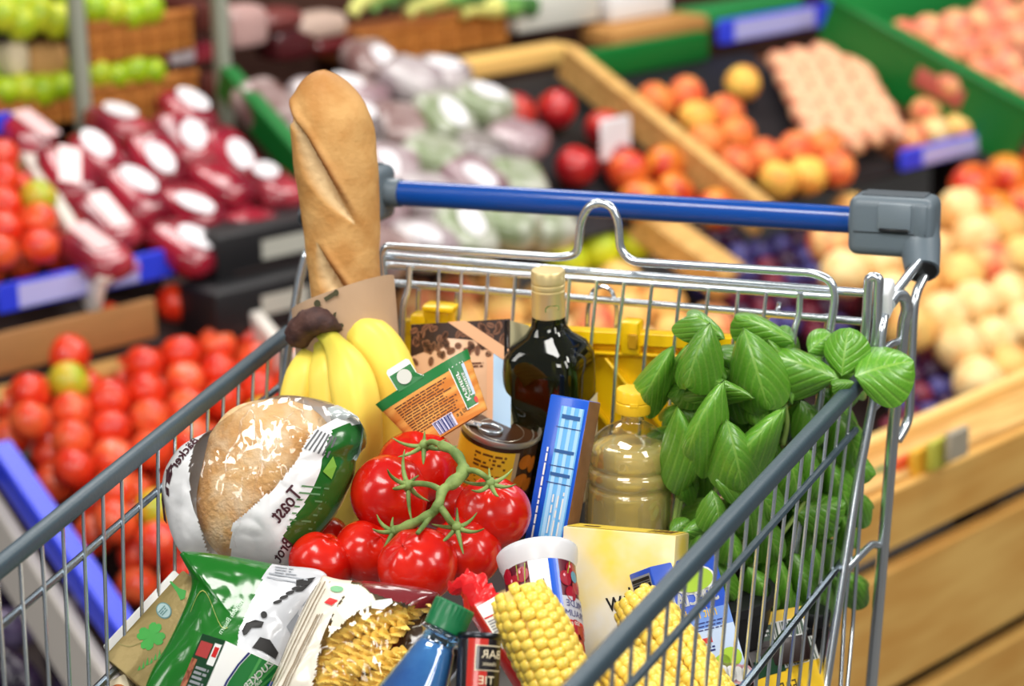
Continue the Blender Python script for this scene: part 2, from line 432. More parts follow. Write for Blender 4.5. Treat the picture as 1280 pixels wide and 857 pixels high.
for x, y, w, h in ((790, 420, .017, .030), (529, 399, .019, .013), (549, 392, .026, .020)):
    att(MB().box((0, 0, 0), (w, .018, h), .0025, 2, Matrix.Translation(at(x, y, Y=YS-.006))).obj('clip', yelp), so)
att(MB().box((0, 0, 0), (.030, .018, .005), .0015, 2, Matrix.Translation(at(551, 384, Y=YS-.012))).obj('clip', yelp), so)
att(MB().box((0, 0, 0), (.009, .003, .014), .001, 1, Matrix.Translation(at(791, 427, Y=YS-.016))).obj('clip_slot', mat('yellow_dark', (190, 140, 6), .5)), so)
# handle
HY, HZ, HX, HR = .14558, .10178, .2270, .01215
att(MB().tube([(-HX, HY, HZ), (0, HY, HZ), (HX, HY, HZ)], HR, 32).obj('handle_bar', bluep))
for s in (-1, 1):
    x0, x1 = s*(HX-.003), s*(.300 if s > 0 else .288); cx = (x0+x1)/2
    Mh = Matrix.Translation(V((cx, HY, HZ))) @ Matrix.Rotation(radians(-4), 4, 'X')
    c0 = att(MB().box((0, 0, -.0015), (abs(x1-x0), .047, .053), .009, 4, Mh).obj('handle_cap', capp))
    # elbow sleeve down to the fork
    e = MB(); 
    if s > 0: P0, P1, P2 = V((.281, HY-.002, HZ+.004)), V((.286, HY-.008, HZ-.014)), at(1153, 339, Y=.112)
    else: P0, P1, P2 = V((-.288, HY-.002, HZ+.006)), V((-.293, HY-.006, HZ-.012)), V((-.2935, .122, .074))
    e.tube(catmull([P0, P1, P2], 5), [.0185]*6+[.0180, .0172, .0165, .0158, .0152], 20); att(e.obj('cap_elbow', capp), c0)
    att(MB().tube([P2+(P1-P2).normalized()*.0005, P2-(P1-P2).normalized()*.0012], .0128, 16).obj('elbow_mouth', blk), c0)
    att(MB().tube([(s*(HX+.004), HY, HZ), (s*(HX+(.002 if s > 0 else -.012)), HY, HZ), (s*(HX-(.004 if s > 0 else .016)), HY, HZ)], .0136, 28).obj('cap_collar', capp), c0)
    att(MB().box((0, -.0236, -.006), (abs(x1-x0)-.012, .0012, .0008), 0, 1, Mh).obj('cap_seam', blk), c0)
    fr = s*.004
    att(MB().box((fr, -.0215, .0085), (.030, .008, .024), .002, 2, Mh).obj('coin_lock', mat('grey_cap_light', (110, 122, 130), .34)), c0)
    att(MB().box((fr+s*.0225, -.0208, .0055), (.0125, .0075, .029), .0025, 2, Mh).obj('coin_slide', capp), c0)
    att(MB().box((fr, -.0250, -.0030), (.026, .0045, .0032), .0008, 1, Mh).obj('coin_slot', blk), c0)
    att(MB().box((0, 0.001, .0255), (abs(x1-x0)-.020, .028, .0015), .0006, 1, Mh).obj('cap_lid', mat('grey_cap_dark', (78, 86, 92), .4)), c0)
# under the basket: frame and castors
for s in (-1, 1):
    rod('under_frame', [(s*.262, .03, FLOOR+.13), (s*.25, -.15, FLOOR+.14), (s*.2, -.75, FLOOR+.16), (s*.195, -.79, ZB)], .009)
    for y, xx in ((.03, .262), (-.72, .205)):
        Mw = Matrix.Translation(V((s*xx, y, FLOOR+.0625))) @ Matrix.Rotation(pi/2, 4, 'Z')
        w = att(MB().lathe([(.0, -.014), (.055, -.014), (.0615, -.008), (.0615, .008), (.055, .014), (0, .014)], 28, Mw).obj('castor_wheel', blk))
        att(MB().box((0, 0, .02), (.04, .035, .11), .006, 2, Matrix.Translation(V((s*xx, y, FLOOR+.085)))).obj('castor_fork', chrome2), w)
# ---------------------------------------------------------------- bread, bag, bananas
def yaxis(p, q, Y0, Y1=None):
    """frame at the first point whose local Y runs from the second point to the first, front turned to the viewer"""
    a = at(p[0], p[1], Y=Y0); b = at(q[0], q[1], Y=Y0 if Y1 is None else Y1)
    y = (a-b).normalized(); z = (BK - y*BK.dot(y)).normalized(); x = y.cross(z)
    M = Matrix((x, y, z)).transposed().to_4x4(); M.translation = a; return M, (a-b).length
# baguette: local Y down the loaf from its tip
M, L0 = yaxis((405, 87), (450, 560), -.055, -.075)
crust = mat('baguette_crust', (190, 136, 74), .62, col2=(208, 160, 98), scale=34, bump=.25, bscale=160, attr='crumb', acol=(228, 196, 146), spec=.3)
nt = crust.node_tree; b_ = nt.nodes['Principled BSDF']; old = b_.inputs['Base Color'].links[0].from_socket
an_ = nt.nodes.new('ShaderNodeAttribute'); an_.attribute_name = 'toast'; mx_ = nt.nodes.new('ShaderNodeMix'); mx_.data_type = 'RGBA'
nt.links.new(an_.outputs['Fac'], mx_.inputs[0]); nt.links.new(old, mx_.inputs[6]); mx_.inputs[7].default_value = lin((128, 70, 28))+(1,); nt.links.new(mx_.outputs[2], b_.inputs['Base Color'])
bag_t = thing('baguette', 'golden crusty baguette standing upright in a brown paper bag', 'bread', M)
SL1 = ((-.026, -.040), (.013, -.128), .019); SL2 = ((-.018, -.150), (.012, -.205), .018); SL0 = ((-.036, -.012), (-.026, -.052), .010)
def bag_r(t):
    x = t*L0; r = .0352
    r *= sqrt(max(0, 1-(1-min(1, x/.052))**2))**.9
    r *= 1+.03*exp(-((x-.085)/.045)**2) - .16*min(1, max(0, (x-.09)/.12))
    return r
mb = MB(); NU, NV = 120, 190; att_c = []; att_t = []
for j in range(NV+1):
    t = (j/NV)**1.25; x = t*L0; cxx = .003*sin(x*16)
    for k in range(NU):
        q = 2*pi*k/NU; r = bag_r(max(t, .0006)); px, pz = r*sin(q), r*cos(q); crumb = 0; dr = 0; toast = .35*exp(-(x/.018)**2)+.25*max(0, noise.noise(V((px*22, x*14, pz*22+5))))
        if pz > -.01:
            for (a, b, w) in (SL0, SL1, SL2):
                ax, ay = a; bx, by = b; dx, dy = bx-ax, by-ay; l = sqrt(dx*dx+dy*dy); ux, uy = dx/l, dy/l
                qx, qy = px-ax, -x-ay; s_ = (qx*ux+qy*uy)/l; d = qx*uy-qy*ux      # d>0: the side below the cut
                if -.15 < s_ < 1.1:
                    env = max(0, sin(pi*min(1, max(0, (s_+.1)/1.15)))); wid = w*env
                    ridge = exp(-((d+.0035)/.0030)**2)*env; dr += .0036*ridge; toast = max(toast, .85*exp(-((d+.002)/.0028)**2)*env)
                    if 0 < d < wid and wid > 0:
                        f = d/wid; dr -= .0100*env*(1-f)**.7*min(1, f*16)-.0012*noise.noise(V((px*160, x*160, 3)))*env; crumb = max(crumb, min(1, f*14)*min(1, (1-f)*3))
        nz = noise.noise(V((px*40, x*40, pz*40)))
        r2 = r+dr+.0012*nz*(min(1, t*30)); mb.v.append(V((r2*sin(q)+cxx, -x-.012*max(0, sin(q))*exp(-x/.03)*(r/.035), r2*cos(q)*.95))); att_c.append(min(1, crumb*.9)); att_t.append(min(1, toast))
for j in range(NV):
    for k in range(NU): a = j*NU+k; b = j*NU+(k+1) % NU; mb.f.append((a, a+NU, b+NU, b))
mb.m = [0]*len(mb.f); mb.f.append(tuple(range(NU))[::-1]); mb.m.append(0)
o = mb.obj('crust', crust, bag_t, ang=180)
at_ = o.data.attributes.new('crumb', 'FLOAT', 'POINT'); at_.data.foreach_set('value', att_c); at_ = o.data.attributes.new('toast', 'FLOAT', 'POINT'); at_.data.foreach_set('value', att_t)
# paper bag: flattened sleeve round the loaf
kraft = mat('kraft_paper', (190, 158, 127), .85, var=.1, scale=14, bump=.35, bscale=30)
Mb, Lb = yaxis((428, 359), (447, 600), -.078, -.092)
pb = thing('paper_bag', 'brown paper bag holding the baguette beside the bananas', 'bag', Mb)
tl = Mb.inverted() @ at(366, 371, Y=-.03); tr = Mb.inverted() @ at(489, 344, Y=-.06)
mb = MB(); n = 48
for thick in (0, 1):
    for j in range(13):
        f = j/12
        for k in range(n):
            q = 2*pi*k/n; c, s_ = cos(q), sin(q)
            hw = .0455-.0012*thick; hd = .037*(1-.12*f)-.0012*thick
            x = hw*(abs(c)**.75)*(1 if c > 0 else -1); z = hd*(abs(s_)**1.1)*(1 if s_ > 0 else -1)
            ytop = (tr.y+tl.y)/2 + (tr.y-tl.y)/2*x/hw
            y = ytop*(1-f) - .175*f
            y += .28*z*(1-f); wv = .0018*noise.noise(V((x*45, y*28, q)))*min(1, f*6)
            mb.v.append(V((x+wv, y, z+wv)))
for thick in (0, 1):
    o_ = thick*13*n
    for j in range(12):
        for k in range(n):
            a = o_+j*n+k; b = o_+j*n+(k+1) % n; mb.f.append((a, a+n, b+n, b) if not thick else (b, b+n, a+n, a))
for k in range(n): mb.f.append((k, (k+1) % n, 13*n+(k+1) % n, 13*n+k))
mb.f.append(tuple(12*n+k for k in range(n))); mb.m = [0]*len(mb.f)
mb.obj('paper_sleeve', kraft, pb, ang=70)
inkg = mat('dark_olive_ink', (74, 70, 46), .8)
def onbag(x, y):
    c = min(1, abs(x/.0455))**(1/.75); z = .037*(max(0, 1-c*c))**.55; return V((x, y+.26*z-.012, z+.0014))
gl = lambda x, y: onbag(x, y)
po = [ell(-.020, -.004, .0030, .0034, 12), [(-.014, .0005), (-.0045, .0055), (-.004, .0015), (-.0125, -.003)], ell(-.003, .004, .0022, .003, 10),
      [(-.0175, -.012), (-.0162, -.0115), (-.0155, -.015), (-.012, -.0165), (-.008, -.0155), (-.006, -.013), (-.004, -.0125), (-.0055, -.0185), (-.011, -.0205), (-.0165, -.0178)], [(-.006, -.018), (-.0045, -.0175), (-.005, -.0235), (-.0062, -.0235)], ell(-.001, -.0245, .0022, .0022, 10)]
prints('printed_mark', pb, inkg, po, gl)
# bananas
Mn = Matrix.Translation(at(402, 405, Y=-.105))
bt = thing('banana_bunch', 'bunch of four yellow bananas with a dark stem end, against the paper bag', 'bananas', Mn)
ban = mat('banana_peel', (248, 218, 92), .42, var=.05, scale=18, bump=.05, bscale=40, attr='green', acol=(150, 168, 50), spec=.4)
crn = mat('banana_crown', (88, 58, 50), .7, col2=(60, 38, 36), scale=60, bump=.5, bscale=120)
tipm = mat('banana_tip', (52, 40, 28), .8)
iv = Mn.inverted()
def banana(pts, rmax):
    P = catmull([iv @ at(x, y, Y=Y) for x, y, Y in pts], 7); n = len(P); rs = []; g = []
    for i in range(n):
        t = i/(n-1)
        if t < .14: r = .36+.08*t/.14
        elif t < .44: u = (t-.14)/.30; r = .44+.56*(3*u*u-2*u**3)
        elif t < .82: r = 1
        else: u = (t-.82)/.18; r = max(.22, sqrt(max(0, 1-u*u*.95)))
        rs.append(r*rmax); g.append(max(0, min(1, 1-t/.40))*.85)
    seg = 20; mb = MB().tube(P, rs, seg)
    # five soft ridges
    for i in range(n):
        for k in range(seg):
            v = mb.v[i*seg+k]; c = P[i]; q = 2*pi*k/seg; mb.v[i*seg+k] = c+(v-c)*(1+.055*cos(5*q))
    o = mb.obj('banana', ban, bt, ang=60)
    a = o.data.attributes.new('green', 'FLOAT', 'POINT'); a.data.foreach_set('value', [g[i] for i in range(n) for _ in range(seg)])
    e = P[-1]; d = (P[-1]-P[-2]).normalized()
    MB().tube([e-d*.001, e+d*.004], [rmax*.24, rmax*.18], 10).obj('banana_tip', tipm, o)
banana([(397, 418, -.105), (390, 438, -.11), (381, 470, -.125), (372, 510, -.135), (366, 560, -.135), (372, 610, -.125)], .0172)
banana([(401, 420, -.112), (403, 440, -.118), (408, 470, -.13), (410, 520, -.14), (404, 580, -.14), (396, 630, -.13)], .0162)
banana([(405, 418, -.118), (416, 428, -.126), (433, 458, -.145), (446, 510, -.158), (447, 570, -.155), (436, 625, -.14), (427, 655, -.13)], .0198)
banana([(410, 412, -.10), (430, 410, -.098), (462, 424, -.10), (489, 466, -.105), (492, 530, -.105), (470, 590, -.10)], .0205)
P = [iv @ at(x, y, Y=Y) for x, y, Y in ((371, 424, -.116), (377, 412, -.120), (387, 403, -.124), (400, 401, -.126), (413, 405, -.124), (427, 411, -.114))]
mb = MB().tube(catmull(P, 4), [.0105, .0115, .0122, .0125, .0128, .0128, .0126, .0124, .0122, .0122, .0122, .012, .0115, .011, .010, .009, .0075, .006, .0045, .0035, .0012], 14)
for i, v in enumerate(mb.v): mb.v[i] = v + V((noise.noise(v*220), noise.noise(v*220+V((5, 0, 0))), noise.noise(v*220+V((0, 9, 0)))))*.0016
mb.obj('crown', crn, bt, ang=180)
# ---------------------------------------------------------------- tomatoes
tomm = mat('tomato_skin', (206, 30, 10), .22, col2=(186, 14, 6), scale=1.0, coat=.22, sss=.04)
def tom_r(lobes, dim, seed):
    def f(t, q):
        top = exp(-(t/.34)**2); r = 1 - .17*top*dim - .05*exp(-((pi-t)/.3)**2)
        r *= 1+.022*cos(lobes*q+seed)*(.25+exp(-((t-.55)/.5)**2)) + .012*cos(2*q+seed)
        return r*(1-.10*cos(t)**2)
    return f
tmesh = [sphere_mesh('tomato', tomm, tom_r(l, d, s), 40, 26) for l, d, s in ((5, 1, 0), (6, .8, 1.3), (7, .9, 2.2), (5, .55, .7))]
cal = mat('tomato_stalk', (134, 156, 84), .6, col2=(92, 116, 54), scale=50, bump=.2, bscale=200)
def tomM(x, y, Y, d_px, dirv):
    c = at(x, y, Y=Y); r = d_px/2*px2m(c)
    z = (RX*dirv[0]+UPV*dirv[1]+BK*dirv[2]).normalized(); return frame(c, z.orthogonal(), z=z) @ Matrix.Scale(r*1.04, 4), c, r, z
T_ON = [(522, 583, -.190, 97, (.05, .75, .55), 0), (487, 618, -.232, 99, (.72, .35, .6), 1), (616, 641, -.225, 93, (-.05, .85, .45), 2), (580, 690, -.255, 92, (-.1, .75, .6), 0), (522, 707, -.300, 98, (-.35, .55, .5), 3), (458, 690, -.268, 80, (.5, .55, .5), 3)]
vt = thing('tomato_truss', 'truss of six red tomatoes on one green vine, in the middle of the cart', 'tomatoes', Matrix.Translation(at(550, 640, Y=-.25)))
VI = vt.matrix_world.inverted()
stems = []
for i, (x, y, Y, d, dv, k) in enumerate(T_ON):
    Mt, c, r, z = tomM(x, y, Y, d, dv); inst('tomato', tmesh[k], VI @ Mt, vt); stems.append((c, r, z))
for lab, (x, y, Y, d, dv, k) in (('loose red tomato between the bread bag and the pasta bag', (402, 703, -.292, 80, (.3, .8, .2), 3)), ('small dark red tomato half hidden behind the bread bag edge', (406, 674, -.235, 62, (-.1, .9, -.1), 1)), ('shaded red tomato at the back under the vine, by the can', (560, 632, -.165, 70, (0, 1, 0), 2))):
    Mt, c, r, z = tomM(x, y, Y, d, dv); o = inst('tomato', tmesh[k], Mt); tag(o, lab, 'tomato')
def vw(x, y, Y): return VI @ at(x, y, Y=Y)
J = [(551, 556, -.238), (566, 563, -.244), (577, 577, -.252), (578, 592, -.262), (566, 603, -.272), (553, 613, -.280), (549, 628, -.287), (541, 640, -.290), (525, 650, -.292), (507, 658, -.292), (492, 664, -.290)]
MB().tube(catmull([vw(*p) for p in J], 4), [.0040+.0013*(1 if 9 < i < 18 else 0)+.0004*sin(i*1.3) for i in range(41)], 10).obj('vine', cal, vt, ang=180)
def br(pts, r0, r1): 
    P = catmull([vw(*p) for p in pts], 4); n = len(P); MB().tube(P, [r0+(r1-r0)*i/(n-1) for i in range(n)], 8).obj('vine_branch', cal, vt, ang=180)
br([(553, 613, -.280), (538, 606, -.276), (522, 604, -.270), (512, 606, -.262)], .0026, .0022)
br([(578, 588, -.258), (592, 588, -.262), (603, 593, -.262), (612, 601, -.256)], .0026, .0024)
br([(549, 632, -.288), (556, 641, -.290), (562, 650, -.290), (569, 658, -.286)], .0030, .0026)
br([(541, 640, -.290), (531, 655, -.297), (522, 666, -.312)], .0026, .0018)
br([(551, 556, -.238), (540, 552, -.232), (530, 556, -.225)], .0026, .0022)
# calyxes: a knob and five or six curling sepals each
for i, (px, py, Y, sc) in enumerate(((530, 557, -.228, 1), (510, 606, -.266, 1.1), (613, 604, -.258, 1), (571, 659, -.288, 1), (492, 664, -.291, .9))):
    c, r, z = stems[[0, 1, 2, 3, 5][i]]; p = vw(px, py, Y); z = z; u = z.orthogonal().normalized(); w = z.cross(u); rr = random.Random(i+4)
    mb = MB().tube([p-z*.002, p+z*.004], [.005*sc, .0032], 10); ns = 6
    for k in range(ns):
        q = 2*pi*k/ns+rr.random()*.5; d = u*cos(q)+w*sin(q); l = (.019+.009*rr.random())*sc; curl = rr.uniform(-.2, .7)
        pts = [p+d*l*t - z*(.0035*sin(t*2.2)) + z*curl*.014*t*t for t in (0, .25, .5, .75, 1)]
        mb.tube(catmull(pts, 3), [.0022, .0022, .0021, .002, .0019, .0018, .0016, .0015, .0013, .0011, .0009, .0007, .0003], 6)
    mb.obj('calyx', cal, vt, ang=180)
# ---------------------------------------------------------------- corn cobs
kern = mat('corn_kernel', (248, 212, 88), .28, var=.10, scale=30, coat=.3, sss=.1)
cobm = mat('corn_core', (232, 204, 120), .8, bump=.3)
bm = bmesh.new(); bmesh.ops.create_cube(bm, size=2); bmesh.ops.subdivide_edges(bm, edges=list(bm.edges), cuts=1, use_grid_fill=True)
for v in bm.verts:
    p = v.co; l = (abs(p.x)**4+abs(p.y)**4+abs(p.z)**3)**(1/3.7); v.co = p/l
kmb = MB().bm(bm); kmesh = kmb.mesh('kernel', kern, ang=180)
def corn(p, q, Y0, Y1, w_px, Lm, label, seed):
    M, l = yaxis(p, q, Y0, Y1); R0 = w_px/2*px2m(M.translation); r = random.Random(seed)
    t = thing('corn_cob', label, 'corn', M, None); n = 16; pitch = .0078; rest = MB()
    def rad(x): return R0*min(1, .70+.30*sqrt(min(1, x/.028)))*(1-.05*max(0, x-.05)/.1)
    prof = [(.002, 0)]+[(rad(x)*.86, -x) for x in (.002, .01, .02, .03, .06, .1, Lm)]
    MB().lathe(prof, 20).obj('core', cobm, t)
    rows = int(Lm/pitch); cnt = 0
    for j in range(rows):
        for k in range(n):
            x = .004+j*pitch+(.5*pitch if k % 2 else 0)+r.uniform(-.0008, .0008); ra = rad(x)
            if j < 1 and r.random() < .3: continue
            qa = 2*pi*(k+.08*sin(j*.5+k))/n + .05*sin(j*.33); kw = 2*pi*ra/n*.5
            nrm = V((sin(qa), 0, cos(qa))); tang = V((cos(qa), 0, -sin(qa)))
            sc = r.uniform(.92, 1.06)
            m4 = Matrix((tang*kw*1.08*sc, V((0, 1, 0))*pitch*.56*sc, nrm*ra*.155*r.uniform(.95, 1.1))).transposed().to_4x4()
            m4.translation = V((0, -x, 0))+nrm*ra*.925
            pp = pix(M @ m4.translation)
            if (M.to_3x3() @ nrm).dot(CAM-M.translation) > .02 and pp[1] < 870 and cnt < 290: inst('kernel', kmesh, m4, t); cnt += 1
            else: rest.add([m4 @ v for v in kmb.v], kmb.f)
    o = rest.obj('kernel', kern, t, ang=180); o['kind'] = 'stuff'
corn((646, 738), (712, 880), -.375, -.415, 83, .175, 'corn cob leaning on the cherry yoghurt pot, foremost of the three', 1)
corn((794, 752), (886, 880), -.262, -.330, 76, .170, 'corn cob in front of the yellow carton, behind the right side wires', 2)
corn((762, 822), (826, 884), -.345, -.385, 70, .150, 'lowest corn cob, mostly hidden under the right cart rim', 3)
# ---------------------------------------------------------------- packaged goods
def thinfilm(name, tint=(255, 255, 255), gloss=.1, rough=.05):
    M = bpy.data.materials.new(name); M.use_nodes = True; nt = M.node_tree; N = nt.nodes; L = nt.links; N.clear()
    out = N.new('ShaderNodeOutputMaterial'); mx = N.new('ShaderNodeMixShader'); tr = N.new('ShaderNodeBsdfTransparent'); gl = N.new('ShaderNodeBsdfGlossy')
    lw = N.new('ShaderNodeLayerWeight'); lw.inputs[0].default_value = .3; mr = N.new('ShaderNodeMapRange'); mr.inputs[3].default_value = gloss; mr.inputs[4].default_value = .7
    L.new(lw.outputs['Facing'], mr.inputs[0]); L.new(mr.outputs[0], mx.inputs[0]); tr.inputs[0].default_value = lin(tint)+(1,); gl.inputs[1].default_value = rough; gl.inputs[0].default_value = (.95, .97, 1, 1)
    L.new(tr.outputs[0], mx.inputs[1]); L.new(gl.outputs[0], mx.inputs[2]); L.new(mx.outputs[0], out.inputs[0]); MATS[name] = M; return M
white = mat('white_print', (236, 236, 232), .45); blackink = mat('black_ink', (24, 22, 22), .5); brownink = mat('brown_ink', (92, 48, 28), .6)
grn = mat('green_print', (24, 116, 52), .35); dgrn = mat('dark_green_print', (20, 62, 34), .4); navy = mat('navy_print', (24, 36, 112), .4)
redp = mat('red_print', (206, 36, 34), .4); yelprint = mat('yellow_print', (240, 196, 40), .4)
cream = mat('cream_print', (238, 224, 190), .45); grey = mat('grey_print', (150, 152, 156), .45)
tin = mat('tin_metal', (208, 202, 186), .3, metal=.85); gold = mat('gold_foil_cap', (226, 204, 146), .34, metal=.5, var=.06, scale=60)
def cylfn(r, off=.0005, taper=None):
    """print on a can: x is arc length from the front, y the height"""
    def f(x, y):
        rr = (taper(y) if taper else r)+off; a = x/r; return V((rr*sin(a), y, rr*cos(a)))
    return f
def sub_rect(x0, y0, x1, y1, n=10):
    return [rect(x0+(x1-x0)*i/n, y0, x0+(x1-x0)*(i+1)/n, y1) for i in range(n)]
# coffee box
M, w, h = face_frame(at(514, 405, Y=-.052), at(638, 400, Y=-.056), at(514, 640, Y=-.112))
t = thing('coffee_box', 'brown box printed with roasted coffee beans behind the sheep-cheese tub'.replace('sheep-cheese', 'orange'), 'box', M)
tanm = mat('coffee_tan', (214, 172, 136), .3, var=.06, scale=12, coat=.3); cside = mat('coffee_side', (198, 190, 150), .5)
carton(t, 'carton', w, h, .042, tanm, side=cside); F = flat(.0004); F2 = flat(.0007); F3 = flat(.001)
s_ = w/124            # metres per pixel on this face
def c_(px, py): return ((px-576)*s_, h/2-(py-402.5)*s_)
dk = mat('coffee_dark', (48, 28, 20), .4); beanm = mat('coffee_bean', (122, 80, 56), .35, var=.3, scale=300, coat=.3); band = mat('coffee_band', (222, 170, 130), .3)
prints('dark_top', t, dk, [[c_(514, 403), c_(638, 401), c_(638, 440), c_(600, 424), c_(560, 420), c_(540, 432), c_(514, 440)]], F)
r = random.Random(5); pol = []; slit = []
for i in range(70):
    x = r.uniform(518, 634); y = r.uniform(407, 440 - .10*abs(x-560)); 
    if i > 60: x, y = [(520, 446), (540, 446), (534, 425), (548, 431), (565, 435), (590, 431), (604, 430), (612, 440), (556, 424)][i-61]
    rx, ry, ro = r.uniform(4.2, 6.2), r.uniform(3, 4), r.uniform(0, 3); a, b = c_(x, y)
    pol.append(ell(a, b, rx*s_, ry*s_, 10, ro)); slit.append(ell(a, b, rx*s_*.9, .5*s_, 6, ro))
for i, po in enumerate(pol): pass
prints('printed_beans', t, beanm, pol, F2); prints('bean_slits', t, dk, slit, F3)
prints('diagonal_band', t, band, [[c_(561, 402), c_(583, 401), c_(638, 436), c_(638, 452)]], flat(.0013))
prints('pale_panel', t, mat('pale_blue_print', (176, 208, 236), .25), [[c_(618, 436), c_(640, 448), c_(640, 640), c_(618, 640)]], F2)
prints('tan_edge', t, band, [[c_(610, 432), c_(618, 436), c_(618, 640), c_(610, 640)]], F2)
microtext('small_print', t, brownink, *c_(590, 455), *c_(606, 448), 2, F2)
MB().box((w/2-.0035, h/2-.022, .0006), (.004, .044, .002), .0008, 1).obj('shiny_fold', mat('dark_gloss', (30, 22, 18), .12, coat=.6), t)
# orange tub with carton sleeve
Mt = view_frame(at(546, 502, Y=-.165), roll=-31.5, tilt=4, yaw=4)
t = thing('cheese_tub', 'orange wood-print tub in a green edged carton sleeve, tilted above the tomatoes', 'tub', Mt)
sc = px2m(Mt.translation); wood = mat('orange_wood_print', (232, 168, 88), .55, col2=(206, 122, 52), scale=10, stretch=(2, 14, 2), spec=.2)
h0, h1 = -.027, .024; Rt, Rb = .0440, .0325
def tubr(y): return Rb+(Rt-Rb)*(y-h0)/(h1-h0)
DP = .36
def tubfn(off): 
    def f(x, y):
        rr = tubr(y)+off; a = x/.040; return V((rr*sin(a), y, rr*cos(a)*DP))
    return f
mb = MB(); prof = [(tubr(h0+(h1-h0)*i/8), h0+(h1-h0)*i/8) for i in range(9)]
mb.lathe(prof, 56, ez=DP, cap0=True, cap1=False)
mb.lathe([(Rt-.0008, h1), (Rb-.0015, h0+.004)], 56, ez=DP, cap0=False, mi=1)
mb.lathe([(Rt, h1), (Rt-.0008, h1)], 56, ez=DP, cap0=False, cap1=False, mi=1)
mb.obj('sleeve', [wood, white], t, ang=50)
FT = tubfn(.0004); FT2 = tubfn(.0007)
prints('green_edge', t, grn, sub_rect(-.066, h1-.0082, .066, h1+.0002, 40), FT)
# tab with a round hole, standing up from the front edge
def tabz(x): return tubfn(.0)(x, h1).z
tx0, tx1, ty = -.0235, -.002, .0185
ring = ell(-.0125, h1+.0065, .0062, .0062, 20)
mb = MB(); outer = [(tx0, h1-.001), (tx1+.004, h1-.001), (tx1, h1+.004), (tx1, h1+ty-.002), (tx1-.002, h1+ty), (tx0+.002, h1+ty), (tx0, h1+ty-.002)]
mb.add([V((x, y, tabz(x)+.0002)) for x, y in outer]+[V((x, y, tabz(x)-.0009)) for x, y in outer], [tuple(range(7)), tuple(range(7, 14))[::-1]]+[(i, 7+i, 7+(i+1) % 7, (i+1) % 7) for i in range(7)])
tb = mb.obj('sleeve_tab', white, t, smooth=False)
prints('tab_print', t, grn, [[(tx0+.0008, h1-.002), (tx1+.003, h1-.002), (tx1-.0008, h1+.005), (tx1-.0008, h1+ty-.0055), (tx0+.0008, h1+ty-.0055)]], lambda x, y: V((x, y, tabz(x)+.0008)))
prints('tab_hole', t, mat('pale_hole', (205, 205, 196), .5), [ring], lambda x, y: V((x, y, tabz(-.0125)+.0011)))
lx, ly = .0300, -.001
def lab(x0, y0, x1, y1): return sub_rect(lx+x0, ly+y0, lx+x1, ly+y1, 4)
prints('label_border', t, white, lab(-.0085, -.0185, .0085, .0185), FT); prints('green_label', t, grn, lab(-.0077, -.0177, .0077, .0177), FT2)
letters('label_lettering', t, 'Kräuter', white, lx-.0028, ly, .0075, tubfn(.001), rot=-90, sx=1.05, bold=.0002)
letters('label_lettering', t, 'Genuss', white, lx+.0028, ly, .0065, tubfn(.001), rot=-90, sx=1.05, bold=.0002)
prints('label_stamp', t, mat('pale_blue_stamp', (190, 206, 226), .5), lab(.0045, -.010, .0085, .0165), tubfn(.0011)); prints('label_dot', t, redp, [ell(lx+.0060, ly-.0145, .0028, .0028)], tubfn(.0013))
microtext('small_print', t, brownink, -.036, -.016, .019, .0135, 13, FT2, seed=8, fillf=.42)
prints('barcode_field', t, mat('pale_lilac', (214, 212, 236), .5), sub_rect(-.015, -.0255, .006, -.014, 4), FT2); barcode('barcode', t, navy, -.014, -.0255, .005, -.0145, 11, tubfn(.001))
letters('weight_lettering', t, '200 g e', blackink, .0165, -.0185, .0052, FT2, sx=1)
# tin can
Mt = view_frame(at(627, 532, Y=-.100), roll=11, tilt=-25)
t = thing('food_can', 'open-ring tin can with a yellow label beside the blue carton', 'can', Mt)
rc = 49*px2m(Mt.translation); hc = .105
lidm = tin
MB().lathe([(rc*.985, -hc), (rc, -hc+.003), (rc, -.004), (rc*1.0, -.004)], 56).obj('can_body', mat('can_label_dark', (62, 36, 18), .3, coat=.4), t)
MB().lathe([(rc*1.0, -.0045), (rc*1.045, -.003), (rc*1.05, -.0005), (rc*1.03, .0012), (rc*.985, .001), (rc*.965, -.0045), (rc*.87, -.0045), (rc*.86, -.0032), (rc*.84, -.0032), (rc*.83, -.0045), (rc*.62, -.0045), (rc*.60, -.0038), (rc*.58, -.0045), (0.0005, -.0042)], 56, cap0=False).obj('can_lid', lidm, t, ang=60)
tg = MB(); P = [(-.009+.0105*cos(q), -.0022, .004+.0075*sin(q)) for q in [2*pi*k/20 for k in range(20)]]
tg.tube(P, .0011, 8, close=True); tgo = tg.obj('ring_pull', chrome, t, ang=180)
MB().box((-.0245, -.0024, .0005), (.015, .0014, .0085), .0006, 2).obj('ring_tongue', chrome, tgo)
MB().lathe([(.0028, -.0035), (.0028, -.0012), (.0018, -.0006)], 14, Matrix.Translation(V((-.0215, 0, .0005)))).obj('rivet', chrome, tgo)
ylab = mat('can_label_yellow', (255, 200, 40), .45, coat=.4); FC = cylfn(rc, .0005); FC2 = cylfn(rc, .0008); A_ = rc
prints('yellow_label', t, ylab, sub_rect(-1.45*A_, -hc+.002, .50*A_, -.008, 24), FC); prints('silver_stripe', t, mat('label_silver', (190, 160, 120), .3), sub_rect(.50*A_, -hc+.002, .62*A_, -.008, 3), FC)
r = random.Random(9)
prints('pictured_fruit', t, mat('pictured_orange', (190, 104, 22), .35, var=.3, scale=60), [ell(.85*A_, -.018, .007, .007), ell(1.15*A_, -.023, .006, .008), ell(.8*A_, -.036, .008, .007), ell(1.1*A_, -.042, .007, .006)], FC2)
